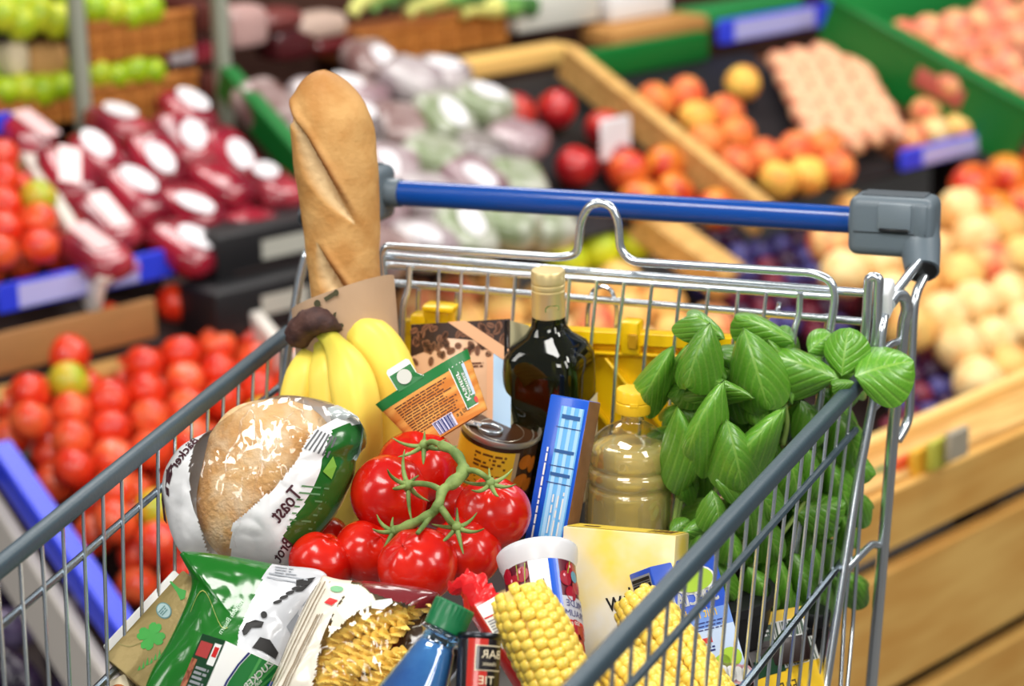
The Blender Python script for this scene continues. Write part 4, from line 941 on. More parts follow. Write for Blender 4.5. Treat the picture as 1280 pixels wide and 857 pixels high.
# bread: loaf inside a half clear, half printed bag
Lb_ = Loc(325, 600, -.262, tilt=12)
t = thing('bagged_bread', 'round crusty loaf in a clear bag with white and green sides, at left', 'bread', Lb_.M)
loafm = mat('loaf_crust', (196, 146, 88), .75, col2=(216, 174, 118), scale=26, bump=.5, bscale=260, attr='flour', acol=(232, 214, 182), spec=.2)
lp = Pillow(Lb_.poly((262, 545), (290, 512), (335, 500), (380, 506), (410, 530), (418, 565), (400, 610), (370, 655), (330, 690), (290, 700), (262, 680), (246, 630)), .040, n=90, rings=30, wr=.0016, wscale=30, pw=.42, seed=3)
lo = lp.parts(t, [('loaf', loafm, None)], loafm, 'loaf_underside')[0]
a = lo.data.attributes.new('flour', 'FLOAT', 'POINT'); a.data.foreach_set('value', [max(0, min(.75, .9*(noise.noise(V((v.co.x*38, v.co.y*38, 4)))+.25+.5*noise.noise(V((v.co.x*140, v.co.y*140, 1))))))for v in lo.data.vertices])
out = Lb_.poly((202, 612), (208, 585), (228, 558), (264, 538), (292, 514), (322, 501), (360, 494), (402, 500), (436, 514), (455, 534), (458, 556), (446, 572), (442, 596), (424, 636), (400, 668), (378, 690), (358, 708), (322, 706), (286, 704), (248, 700), (226, 690), (212, 660))
bp_ = Pillow(out, .052, n=200, rings=60, wr=.0042, wscale=34, pw=.5, seed=11, ctr=Lb_(322, 602))
win = Lb_.poly((264, 538), (292, 510), (322, 496), (360, 488), (402, 494), (440, 508), (428, 528), (402, 545), (392, 556), (378, 586), (352, 620), (318, 648), (298, 664), (288, 712), (268, 712), (258, 668), (246, 632), (244, 590), (250, 560))
grn_p = Lb_.poly((420, 546), (440, 536), (462, 530), (470, 560), (450, 610), (404, 676), (372, 692), (358, 676), (384, 640), (404, 600), (412, 566))
bp_.parts(t, [('film_window', clearf, win), ('green_panel', grf, grn_p), ('white_film', whf, None)], whf, 'bag_back')
BF = bp_.fn(.0012)
def onbag2(px, py): return BF(*Lb_(px, py))
PXF = lambda x, y: onbag2(x, y)
def plet(name, par, s, matl, x, y, size, fnpx, rot, **k): return letters(name, par, s, matl, x, y, size, lambda a, b: fnpx(a, 2*y-b), rot, **k)
plet('bag_lettering', t, 'Toast', plum, 364, 640, 25, onbag2, 50, sx=.8, bold=.5)
plet('bag_lettering', t, 'Bäcker', plum, 236, 572, 19, onbag2, 52, sx=.9, bold=.5)
plet('bag_lettering', t, 'Brot', plum, 357, 692, 17, onbag2, 52, sx=.9, bold=.4)
prints('printed_patch', t, plum, [[(203, 600), (212, 590), (218, 598), (211, 612), (207, 634), (209, 655), (205, 650), (202, 624)]], onbag2)
prints('printed_scrawl', t, plum, [[(214, 590), (219, 584), (221, 598), (217, 612), (213, 606)], [(211, 612), (216, 616), (216, 626), (212, 622)]], onbag2)
for i in range(6):
    prints('barcode', t, mat('bar_grey', (96, 98, 100), .5), [[(386+i*5.2, 576+i*1.6-4), (388+i*5.2, 577+i*1.6-4), (404+i*4.2, 548+i*1.6), (402+i*4.2, 547+i*1.6)]], onbag2)
prints('leaf_emblem', t, mat('lime_emblem', (120, 170, 60), .4), [[(408, 598), (420, 578), (424, 590), (418, 606)]], onbag2)
microtext('small_print', t, mat('pale_green_ink', (96, 142, 96), .5), 374, -668, 408, -612, 7, lambda a, b: onbag2(a+12*(-b-640)/-28*.9, -b), seed=3, fillf=.25)
# torn flap: a curled sheet at the top right
mb = MB(); nn = 12
Pf = [(420, 542), (430, 534), (442, 526), (452, 532), (457, 542), (456, 556), (452, 570), (447, 580)]; Pq = [(412, 516), (424, 512), (437, 516), (447, 522), (452, 536), (449, 552), (443, 566), (440, 574)]
for i in range(8):
    for j in range(5):
        f = j/4; x = Pf[i][0]*(1-f)+Pq[i][0]*f; y = Pf[i][1]*(1-f)+Pq[i][1]*f
        lx_, ly_ = Lb_(x, y); mb.v.append(V((lx_, ly_, .016+.010*sin(f*2.4+i*.5)+.004*(i % 2))))
mb.f = [(i*5+j, (i+1)*5+j, (i+1)*5+j+1, i*5+j+1) for i in range(7) for j in range(4)]; mb.m = [0]*len(mb.f)
fl = mb.obj('torn_flap', mat('silver_film', (206, 214, 212), .2, metal=.4, coat=.5), t, ang=180)
# crisp film folds catching the lamps
for k_, (p, q) in enumerate((((318, 520), (340, 600)), ((286, 610), (318, 516)), ((372, 520), (318, 640)), ((300, 690), (310, 610)), ((330, 560), (360, 600)), ((350, 530), (398, 560)), ((300, 590), (330, 560)), ((360, 500), (392, 540)))):
    n_ = 14; pts = [bp_.fn(.0006)(*Lb_(p[0]+(q[0]-p[0])*i/n_+3*sin(i*.9+k_), p[1]+(q[1]-p[1])*i/n_)) for i in range(n_+1)]
    MB().tube(pts, [.00025+.0013*sin(pi*i/n_) for i in range(n_+1)], 8, cap=False).obj('film_fold', clearf, t, ang=180)
# green and clear bag
Lg = Loc(290, 780, -.375, tilt=26)
t = thing('green_bag', 'flat green and silvery film bag with black print, below the bread', 'bag', Lg.M)
out = Lg.poly((222, 689), (250, 690), (300, 697), (350, 706), (402, 713), (408, 735), (385, 790), (360, 840), (345, 880), (250, 900), (182, 890), (186, 846), (212, 800), (236, 745), (238, 718))
gp = Pillow(out, .020, n=160, rings=46, wr=.0030, wscale=26, pw=.6, seed=5, ctr=Lg(300, 790))
gb = mat('green_gloss_film', (22, 104, 24), .2, coat=.6, bump=.5, bscale=9, var=.12, scale=10); sv = mat('silver_gloss_film', (206, 208, 212), .25, coat=.4, bump=.5, bscale=12, metal=.15)
left = Lg.poly((150, 640), (346, 690), (338, 712), (318, 760), (302, 800), (290, 905), (150, 905))
gp.parts(t, [('green_film', gb, left), ('silver_film', sv, None)], gb, 'bag_back')
GF = gp.fn(.0011); GPX = lambda x, y: GF(*Lg(x, y))
plet('bag_lettering', t, 'von den Bauern', mat('pale_mint_ink', (190, 222, 190), .5), 292, 781, 9.5, GPX, 57, sx=.85)
prints('gold_flourish', t, mat('gold_ink', (160, 170, 80), .4), [[(240+i*4, 770-26*sin(i*.42)), (244+i*4, 770-26*sin((i+1)*.42)), (244+i*4, 771.5-26*sin((i+1)*.42)), (240+i*4, 771.5-26*sin(i*.42))] for i in range(12)], GPX)
bk = [[(370+12*i*.8-3*i, 738+i*0) for i in (0,)]]
pol = [[(396, 726), (372, 732), (372, 740), (386, 738)], [(394, 730), (376, 742), (370, 748), (380, 746)]]
for i in range(4): pol.append([(q[0], q[1]) for q in ell(372-i*7.5, 743+i*6.2, 6, 2.3, 10, -.35)])
pol += [ell(333, 779, 4, 4.5, 10), [(306, 800), (311, 790), (322, 786), (333, 788), (330, 795), (318, 796), (312, 804), (308, 806)], [(318, 820), (328, 806), (340, 808), (350, 822), (346, 830), (330, 822)]]
prints('black_print', t, blackink, pol, GPX)
prints('grey_print', t, mat('print_grey', (150, 154, 160), .4), [[(360-i*.5, 790), (392-i, 745), (396, 748), (366, 800)] for i in range(1)] + [[(338, 722), (386, 730), (386, 732), (338, 724)], [(336, 728), (372, 734), (372, 735.5), (336, 729.5)]], GPX)
microtext('small_print', t, mat('print_grey', (150, 154, 160), .4), 345, -723, 372, -710, 3, lambda a, b: GPX(a, -b+(a-350)*.15), seed=5, fillf=.4)
# pasta bag
Lp = Loc(450, 790, -.372, tilt=24, yaw=-4)
t = thing('pasta_bag', 'clear bag of yellow spiral pasta with cream stripes and a burgundy top', 'bag', Lp.M)
out = Lp.poly((404, 720), (430, 726), (470, 728), (520, 734), (548, 741), (549, 752), (530, 776), (512, 806), (500, 850), (490, 900), (330, 900), (340, 860), (362, 800), (384, 752))
pp_ = Pillow(out, .030, n=160, rings=50, wr=.0026, wscale=36, pw=.5, seed=21, ctr=Lp(440, 800))
burg = mat('burgundy_film', (112, 34, 38), .18, coat=.7, bump=.5, bscale=26); crm = mat('cream_stripe_film', (232, 224, 206), .3, coat=.4, bump=.3, bscale=40)
stripe = Lp.poly((380, 700), (442, 722), (440, 745), (428, 770), (410, 810), (386, 910), (300, 910), (350, 800))
band_ = Lp.poly((452, 700), (560, 720), (560, 752), (528, 768), (500, 764), (470, 752), (456, 740))
shine = Lp.poly((438, 735), (456, 742), (470, 755), (476, 766), (452, 778), (432, 796), (416, 812), (424, 780), (436, 760))  # cream patch painted in for the sheen on the clear window
clear2 = film('clear_film_pasta', (255, 253, 244), .03, .09, .35, 30)
pp_.parts(t, [('stripe_panel', crm, stripe), ('burgundy_band', burg, band_), ('painted_sheen', mat('cream_sheen_film', (240, 232, 206), .2, coat=.6, bump=.5, bscale=40), shine), ('film_window', clear2, None)], crm, 'bag_back')
PF = pp_.fn(.0011); PPX = lambda x, y: PF(*Lp(x, y))
tan = mat('tan_stripe_ink', (150, 130, 104), .5)
for i, (dx, wd) in enumerate(((6, 1.2), (13, 1), (20, 1.6), (27, 1), (36, 2), (40, 1.2), (44, 1.4))):
    prints('printed_stripe', t, tan, [[(392+dx*.9-j*7.5, 735+j*15), (392+dx*.9-(j+1)*7.5, 735+(j+1)*15), (392+dx*.9+wd-(j+1)*7.5, 735+(j+1)*15), (392+dx*.9+wd-j*7.5, 735+j*15)] for j in range(0 if i < 4 else 3, 9)], PPX)
prints('red_lozenge', t, redp, [[(411, 766), (418, 760), (429, 764), (421, 771)]], PPX); prints('green_emblem', t, mat('pale_green_print', (120, 176, 130), .5), [ell(426, 747, 8, 5, 14)], PPX); prints('pale_sticker', t, mat('pale_sticker', (206, 214, 208), .3), [[(470, 764), (494, 760), (496, 766), (484, 776), (470, 774)]], PPX)
pst = mat('pasta_yellow', (250, 212, 110), .5, var=.08, scale=60, sss=.1)
def fusilli(L_, rad, turns, seed):
    mb = MB(); n = 44; ns = 18
    for i in range(n+1):
        f = i/n; tw = f*turns*2*pi/3
        for k in range(ns):
            q = 2*pi*k/ns; r_ = rad*(.62+.38*cos(3*(q-tw))); mb.v.append(V(((f-.5)*L_, r_*cos(q), r_*sin(q))))
    mb.f = [(i*ns+k, i*ns+(k+1) % ns, (i+1)*ns+(k+1) % ns, (i+1)*ns+k) for i in range(n) for k in range(ns)]+[tuple(range(ns))[::-1], tuple(n*ns+k for k in range(ns))]; mb.m = [0]*len(mb.f)
    return mb.mesh('fusilli', pst, ang=70)
fm = [fusilli(.044, .0064, 6.2, 0), fusilli(.038, .0060, 5.2, 1)]
r = random.Random(12)
for i, (x, y, an) in enumerate(((470, 772, 20), (440, 796, 32), (478, 786, 24), (424, 814, 40), (455, 812, 28), (486, 806, 34), (410, 834, 30), (440, 832, 22), (470, 834, 30), (498, 792, 48), (405, 852, 20), (432, 852, 32), (462, 852, 26), (488, 838, 40), (415, 868, 30), (448, 870, 24), (480, 866, 34), (456, 784, 40), (506, 770, 26), (420, 840, 60))):
    lx_, ly_ = Lp(x, y); z = max(.0, pp_.z(lx_, ly_)*.62-.004-(.006 if i % 3 == 0 else 0))
    inst('fusilli', fm[i % 2], Matrix.Translation(V((lx_, ly_, z))) @ Matrix.Rotation(radians(an+r.uniform(-8, 8)), 4, 'Z') @ Matrix.Rotation(r.uniform(-.25, .25), 4, 'Y') @ Matrix.Rotation(r.uniform(0, 6), 4, 'X'), t)
# a second layer low in the bag that only shows between the spirals
MB().lathe([(.0002, -.002), (1, -.001), (1, .001), (.0002, .002)], 24, Matrix.Translation(V(Lp(455, 826)+(-.004,))) @ Matrix.Rotation(pi/2, 4, 'X') @ Matrix.Diagonal((.045, 1, .040, 1))).obj('fusilli_below', pst, t).__setitem__('kind', 'stuff')
# dark film filler, added to keep the gap behind the bottle neck dark
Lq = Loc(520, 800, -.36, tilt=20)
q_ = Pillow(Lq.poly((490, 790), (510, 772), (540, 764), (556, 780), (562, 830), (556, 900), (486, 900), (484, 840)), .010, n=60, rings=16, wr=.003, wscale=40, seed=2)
t = thing('dark_gap_filler', 'dark brown film filler added to darken the gap between pasta bag and water bottle', 'bag', Lq.M); q_.parts(t, [('film_front', mat('brown_gloss_film', (70, 52, 34), .2, coat=.5, bump=.6, bscale=30, var=.3, scale=30), None)], mat('brown_gloss_film', (70, 52, 34)), 'film_back')
# ---------------------------------------------------------------- basil
Mq = Matrix.Translation(V((.165, -.115, ZB)))
bt = thing('basil_plant', 'potted green basil plant with broad glossy leaves in the right rear corner', 'plant', Mq); BI = Mq.inverted()
leafM = bpy.data.materials.new('basil_leaf'); leafM.use_nodes = True; MATS['basil_leaf'] = leafM
nt = leafM.node_tree; N = nt.nodes; L = nt.links; b = N['Principled BSDF']; b.inputs['Roughness'].default_value = .30; b.inputs['Coat Weight'].default_value = .2; b.inputs['Coat Roughness'].default_value = .3
b.inputs['Subsurface Weight'].default_value = .12; b.inputs['Subsurface Radius'].default_value = (.004, .008, .002); b.inputs['Subsurface Scale'].default_value = .4
uvn = N.new('ShaderNodeUVMap'); sx_ = N.new('ShaderNodeSeparateXYZ'); L.new(uvn.outputs[0], sx_.inputs[0])
def mth(op, a, b_=None):
    n_ = N.new('ShaderNodeMath'); n_.operation = op
    for i, v in enumerate((a, b_)):
        if v is None: continue
        if isinstance(v, (int, float)): n_.inputs[i].default_value = v
        else: L.new(v, n_.inputs[i])
    return n_.outputs[0]
sabs = mth('ABSOLUTE', mth('SUBTRACT', sx_.outputs[0], .5)); ph = mth('SUBTRACT', sx_.outputs[1], mth('MULTIPLY', sabs, .75))
vein = mth('POWER', mth('ABSOLUTE', mth('COSINE', mth('MULTIPLY', ph, 19.0))), 9.0); mid = mth('LESS_THAN', sabs, .022); vv = mth('MAXIMUM', mth('MULTIPLY', vein, .55), mid)
nz = N.new('ShaderNodeTexNoise'); nz.inputs['Scale'].default_value = 30; tc = N.new('ShaderNodeTexCoord'); L.new(tc.outputs['Object'], nz.inputs['Vector'])
m1 = N.new('ShaderNodeMix'); m1.data_type = 'RGBA'; L.new(nz.outputs[0], m1.inputs[0]); m1.inputs[6].default_value = lin((66, 128, 30))+(1,); m1.inputs[7].default_value = lin((112, 168, 52))+(1,)
m2 = N.new('ShaderNodeMix'); m2.data_type = 'RGBA'; L.new(mth('MULTIPLY', vv, .28), m2.inputs[0]); L.new(m1.outputs[2], m2.inputs[6]); m2.inputs[7].default_value = lin((176, 208, 104))+(1,)
oi = N.new('ShaderNodeObjectInfo'); hs = N.new('ShaderNodeHueSaturation'); mr = N.new('ShaderNodeMapRange'); mr.inputs[3].default_value = .78; mr.inputs[4].default_value = 1.15; L.new(oi.outputs['Random'], mr.inputs[0]); L.new(mr.outputs[0], hs.inputs['Value']); L.new(m2.outputs[2], hs.inputs['Color']); L.new(hs.outputs[0], b.inputs['Base Color'])
bp = N.new('ShaderNodeBump'); bp.inputs['Strength'].default_value = .35; bp.inputs['Distance'].default_value = .003; bp.invert = True; L.new(vv, bp.inputs['Height']); L.new(bp.outputs[0], b.inputs['Normal'])
stm = mat('basil_stem', (150, 178, 90), .5, sss=.1)
def leaf_mesh(curl, cup, wav):
    n, m_ = 14, 8; vs = []; uv = []; fs = []
    for i in range(n+1):
        t_ = i/n; w = (sin(pi*min(1, t_**.85))**.62)*.5*(1-.10*t_) if 0 < t_ < 1 else .004
        a = curl*t_; y = sin(a)/curl if abs(curl) > .01 else t_; z0 = -(1-cos(a))/curl if abs(curl) > .01 else 0
        for j in range(m_+1):
            s_ = j/m_*2-1; z = z0 - cup*w*s_*s_*2 + wav*.05*sin(t_*9+s_*2)*abs(s_) + .03*abs(s_)*(1-abs(s_))*2
            vs.append(V((w*s_, y, z))); uv.append((j/m_, t_))
    for i in range(n):
        for j in range(m_): a = i*(m_+1)+j; fs.append((a, a+1, a+m_+2, a+m_+1))
    mb = MB().add(vs, fs); me = mb.mesh('leaf', leafM, ang=180); ul = me.uv_layers.new(name='UVMap')
    for lp_ in me.loops: ul.data[lp_.index].uv = uv[lp_.vertex_index]
    return me
LM = [leaf_mesh(1.1, .55, .5), leaf_mesh(1.6, .7, .8), leaf_mesh(.6, .42, .4), leaf_mesh(2.0, .8, .5)]
r = random.Random(31)
def leaf(x0, y0, x1, y1, wpx, kind=None, lean=None, Y=None, dy=0):
    if Y is None: Y = -.115+(x0-850)/210*.105
    Y += dy; a = at(x0, y0, Y=Y); k = px2m(a); d = (RX*(x1-x0)+UPV*(y0-y1))*k; ln = d.length
    lean = r.uniform(-.25, .35) if lean is None else lean
    kind = r.randrange(4) if kind is None else kind; cu = (1.1, 1.6, .6, 2.0)[kind]; eff = sin(cu)/cu if cu < pi/2 else 1/cu
    y = (d.normalized()+BK*lean+V((0, 0, .18))).normalized(); zz = BK*.95+V((0, 0, .5))+RX*r.uniform(-.3, .3)
    Mm = frame(a, y.orthogonal(), z=zz); x = y.cross(zz).normalized(); z = x.cross(y); Mm = Matrix((x, y, z)).transposed().to_4x4(); Mm.translation = a
    S_ = ln/max(.5, eff)*1.08; inst('leaf', LM[kind], BI @ Mm @ Matrix.Diagonal((wpx*k/.86*1.32, S_, S_, 1)), bt)
LV = [(1068, 470, 1136, 455, 60, 2, .1, -.035), (1052, 470, 1056, 416, 41, 2, .3, -.03), (1048, 474, 974, 446, 52, 0, .3, -.04), (1068, 478, 1046, 479, 15, 0, .5, -.045), (990, 505, 970, 436, 36, 1, .2, -.05),
 (930, 410, 948, 494, 52, 0, .35, -.075), (992, 428, 932, 398, 33, 0, .1, -.035), (905, 424, 878, 395, 34, 1, .2, -.075), (888, 404, 858, 466, 42, 0, .35, -.10), (842, 432, 812, 490, 34, 1, .2, -.10), (886, 472, 838, 497, 34, 2, -.2, -.085),
 (906, 476, 864, 534, 40, 1, .4, -.12), (942, 498, 904, 476, 28, 3, .4, -.10), (982, 510, 928, 560, 42, 1, .5, -.10), (908, 524, 924, 596, 48, 0, .35, -.125), (846, 508, 876, 570, 32, 1, .3, -.125), (845, 522, 846, 578, 26, 1, .1, -.115), (894, 600, 938, 608, 32, 2, .3, -.13), (890, 612, 902, 652, 30, 0, .4, -.135),
 (1042, 512, 1072, 568, 40, 0, .2, -.005), (1034, 576, 1060, 634, 34, 0, .1, -.01), (990, 638, 1050, 632, 40, 2, .2, -.03), (934, 708, 966, 754, 30, 0, .2, -.09), (968, 690, 994, 752, 30, 0, .2, -.06), (990, 690, 1010, 748, 26, 2, .2, -.045), (892, 700, 912, 744, 26, 0, .2, -.115), (852, 666, 897, 650, 22, 2, .2, -.14), (838, 668, 860, 652, 20, 2, .1, -.13),
 (1014, 680, 1030, 722, 26, 0, .2, -.03), (904, 660, 924, 692, 28, 0, .2, -.12), (940, 640, 972, 690, 34, 0, .2, -.085), (1050, 640, 1066, 680, 22, 1, .1, -.008), (980, 560, 1000, 610, 36, 0, .2, -.06), (1010, 560, 1030, 612, 32, 0, .1, -.035), (930, 590, 960, 640, 36, 0, .3, -.10), (955, 470, 985, 520, 36, 1, .1, -.05), (1000, 500, 1030, 540, 34, 0, .2, -.03), (880, 440, 905, 470, 30, 1, .2, -.07), (960, 424, 985, 460, 30, 3, .1, -.045), (1010, 440, 1035, 420, 26, 0, .2, -.02), (870, 650, 880, 690, 24, 0, .3, -.13), (918, 548, 940, 610, 34, 2, .1, -.10), (985, 735, 1005, 772, 24, 0, .1, -.05), (865, 575, 850, 610, 20, 1, .2, -.11), (955, 600, 930, 640, 30, 1, .3, -.10)]
for q in LV: leaf(*q[:5], kind=q[5], lean=q[6], Y=q[7])
for i in range(110):
    x = r.uniform(842, 1052); y = r.uniform(max(425, 425), 745)
    if y > 560+(x-842)*.9+110 or (x < 880 and 540 < y < 640): continue
    an = r.uniform(0, 2*pi); l_ = r.uniform(36, 58); leaf(x, y, x+l_*cos(an), y+abs(l_*sin(an)), r.uniform(24, 36), dy=.022+r.uniform(0, .045))
for pts in (((846, 652), (856, 612), (884, 566), (898, 530)), ((842, 660), (852, 600), (868, 540)), ((860, 690), (880, 640), (905, 590), (915, 540)), ((978, 556), (984, 530), (982, 505)), ((900, 470), (897, 440), (890, 415)), ((880, 700), (930, 620), (968, 540), (990, 470)), ((900, 710), (960, 640), (1010, 560), (1050, 480)), ((930, 720), (990, 650), (1040, 570))):
    P = [BI @ at(x, y, Y=-.105+(x-850)/210*.10+.004) for x, y in pts]; P = catmull(P, 5); MB().tube(P, [.0026-.0012*i/len(P) for i in range(len(P))], 8).obj('stem', stm, bt, ang=180)
MB().lathe([(.0002, .002), (.040, .002), (.052, .095), (.055, .096), (.055, .104), (.051, .104), (.050, .092), (.0002, .092)], 40, Matrix.Rotation(pi/2, 4, 'X')).obj('pot', mat('pot_black', (30, 30, 32), .5), bt, ang=40)
# ---------------------------------------------------------------- produce display behind (sloping stands)
DA = V((.46683384, .88071125, 0)); DB = V((.80361838, -.42527592, -.42261826)); DN = V((.37220466, -.19729251, .90628894)); D0 = V((-.75289963, 1.92604084, -.30495311))
DR = Matrix((DA, -DB, DN)).transposed().to_4x4()      # local: x along the stand, y up the slope, z out of it
DH = V((DB.x, DB.y, 0)).normalized()                  # straight out of the stand, level
DV = Matrix((DA, -DH, V((0, 0, 1)))).transposed().to_4x4()
def dp(u, v, w=0): return D0+DA*u+DB*v+DN*w
def duv(x, y, w=0):
    r = ray(x, y); o = D0+DN*w; t = (o-CAM).dot(DN)/r.dot(DN); p = CAM+r*t-o; return p.dot(DA), p.dot(DB)
def dvz(x, y, v):
    """picture point on the upright plane standing at slope position v -> (u, z)"""
    r = ray(x, y); o = dp(0, v); t = (o-CAM).dot(DH)/r.dot(DH); p = CAM+r*t; return (p-o).dot(DA), p.z
def on(Mr, p): m = Mr.copy(); m.translation = p; return m
wood = mat('crate_wood', (206, 150, 84), .6, col2=(196, 138, 74), scale=7, stretch=(1.5, 14, 14)); woodL = mat('pale_wood', (226, 180, 108), .6, col2=(198, 150, 82), scale=6, stretch=(2, 12, 12))
dark = mat('dark_stand', (42, 28, 26), .7); crg = mat('green_crate_plastic', (16, 112, 44), .4); crk = mat('black_crate_plastic', (26, 25, 28), .5); crw = mat('white_crate_board', (222, 214, 204), .6)
blu = mat('price_strip_blue', (50, 70, 232), .35); blp = mat('price_strip_pale', (190, 190, 246), .4); wick = mat('wicker', (214, 140, 62), .6, col2=(178, 100, 36), scale=30, stretch=(1, 1, 4)); post = mat('shelf_post', (156, 160, 144), .45)
st = thing('display_stand', 'dark stepped stand carrying the crates of fruit and vegetables', 'display stand', on(Matrix.Identity(4), V((D0.x, D0.y, FLOOR)))); SI = st.matrix_world.inverted()
def sbox(name, u, v, w, du, dv, dw, m, par=None, Mr=None, bev=.003):
    o = MB().box((0, 0, 0), (du, dv, dw), bev, 1).obj(name, m, None); M_ = on(Mr or DR, dp(u, v, w)); 
    if par: o.parent = par; o.matrix_parent_inverse = par.matrix_world.inverted()
    o.matrix_world = M_; o.matrix_basis = M_; return o
sbox('shelf_board', .35, -.09, -.10, 3.9, .36, .03, dark, st); sbox('shelf_board', .0, .40, -.25, 3.2, .60, .03, dark, st)
sbox('back_board', .35, -.80, .25, 3.9, .03, 1.3, mat('back_board_brown', (72, 42, 32), .7, var=.2, scale=4), st, DV)
for u in (-1.3, .1, 1.45):
    for v in (-.2, .08, .62):
        top = dp(u, v, -.2).z; h_ = max(.05, top-FLOOR); o = MB().box((0, 0, 0), (.05, .05, h_), .003, 1).obj('stand_leg', dark); q = dp(u, v); o.parent = st; o.matrix_parent_inverse = SI; o.matrix_basis = on(DV, V((q.x, q.y, FLOOR+h_/2)))
# back row on the upright shelf
def back(x, y, v=-.47): u, z = dvz(x, y, v); c = dp(u, v); c.z = z; return c
def bbox(name, label, cat, x0, y0, x1, y1, m, dpt=.12, v=-.47, group=None, bev=.006):
    a_, b_ = back(x0, y1, v), back(x1, y0, v); a2 = back(x1, y1, v); w_ = (a2-a_).dot(DA); h_ = back(x0, y0, v).z-a_.z; c = back((x0+x1)/2, (y0+y1)/2, v)
    return tag(MB().box((0, dpt/2, 0), (w_, dpt, h_), bev, 2).obj(name, m, M=on(DV, c)), label, cat, group), w_, h_, c
# fruit kinds
def pm(name, c1, c2, rough=.4, sc_=1.6, coat=0, sss=0): return mat(name, c1, rough, col2=c2, scale=sc_, coat=coat, sss=sss)
def rnd(seed, dim=.12): return lambda t, q: 1-dim*exp(-(t/.4)**2)-.04*exp(-((pi-t)/.4)**2)+.02*cos(3*q+seed)
def long_(t, q): return 1/sqrt((sin(t)*cos(q))**2+(sin(t)*sin(q)/1.9)**2+cos(t)**2)
TOMA = [sphere_mesh('ripe_tomato', pm('tomato_orange_red', (236, 66, 28), (214, 40, 20), .3, coat=.3), rnd(0), 16, 10), sphere_mesh('ripe_tomato', pm('tomato_red', (222, 44, 26), (240, 90, 44), .3, coat=.3), rnd(1), 16, 10), sphere_mesh('ripe_tomato', pm('tomato_orange', (242, 104, 54), (228, 62, 30), .3, coat=.3), rnd(2), 16, 10), sphere_mesh('half_ripe_tomato', pm('tomato_green', (176, 190, 40), (214, 180, 50), .3, coat=.3), rnd(1), 16, 10)]
APR = [sphere_mesh('red_apple', pm('apple_red', (196, 38, 36), (160, 18, 30), .3, coat=.3), rnd(1), 16, 10), sphere_mesh('red_apple', pm('apple_crimson', (212, 62, 44), (150, 20, 34), .3, coat=.3), rnd(2), 16, 10)]
PEA = [sphere_mesh('peach', pm('peach_cream', (250, 224, 160), (244, 190, 120), .55), rnd(0), 16, 10), sphere_mesh('peach', pm('peach_yellow', (248, 206, 120), (240, 170, 96), .55), rnd(1), 16, 10), sphere_mesh('peach', pm('peach_blush', (246, 200, 130), (216, 88, 64), .55, 1.2), rnd(2), 16, 10)]
APC = [sphere_mesh('apricot', pm('apricot_orange', (244, 150, 70), (236, 112, 60), .5), rnd(0), 16, 10), sphere_mesh('apricot', pm('apricot_yellow', (250, 204, 90), (244, 160, 70), .5), rnd(1), 16, 10), sphere_mesh('apricot', pm('apricot_red', (232, 96, 58), (246, 150, 80), .5), rnd(2), 16, 10)]
NEC = [sphere_mesh('nectarine', pm('nectarine_red', (200, 30, 24), (238, 150, 50), .35, 1.1, .2), rnd(0), 16, 10), sphere_mesh('nectarine', pm('nectarine_flame', (240, 120, 46), (206, 36, 28), .35, 1.3, .2), rnd(1), 16, 10)]
PNK = [sphere_mesh('flat_peach', pm('pink_peach', (244, 168, 120), (230, 110, 90), .55), rnd(0), 16, 10), sphere_mesh('flat_peach', pm('rose_peach', (238, 130, 110), (246, 190, 130), .55), rnd(2), 16, 10)]
LON = [sphere_mesh('long_peach', pm('pale_pink_peach', (246, 200, 156), (226, 128, 100), .55, 1.1), long_, 16, 10)]
LIM = [sphere_mesh('green_apple', pm('apple_lime', (190, 214, 30), (150, 190, 24), .35, 1.4, .2), rnd(0), 16, 10), sphere_mesh('green_apple', pm('apple_yellow_green', (214, 220, 50), (168, 196, 30), .35, 1.4, .2), rnd(1), 16, 10)]
PLU = [sphere_mesh('plum', pm('plum_purple', (70, 30, 60), (44, 24, 60), .35), rnd(0, .05), 14, 9), sphere_mesh('plum', pm('plum_blue', (84, 80, 150), (50, 40, 90), .4), rnd(1, .05), 14, 9), sphere_mesh('plum', pm('plum_red', (130, 36, 56), (80, 24, 50), .35), rnd(2, .05), 14, 9)]
AUB = [sphere_mesh('aubergine', pm('aubergine_black', (40, 28, 52), (24, 18, 34), .25), long_, 14, 9), sphere_mesh('aubergine', pm('aubergine_grey', (110, 100, 130), (60, 50, 80), .3), long_, 14, 9)]
PEAR = [sphere_mesh('pear', pm('pear_yellow_green', (222, 226, 40), (190, 210, 40), .4), rnd(0), 16, 10)]
CNT = {}
RF = random.Random(99)
NUMS = 'first second third fourth fifth sixth seventh eighth ninth tenth eleventh twelfth thirteenth fourteenth fifteenth sixteenth'.split()
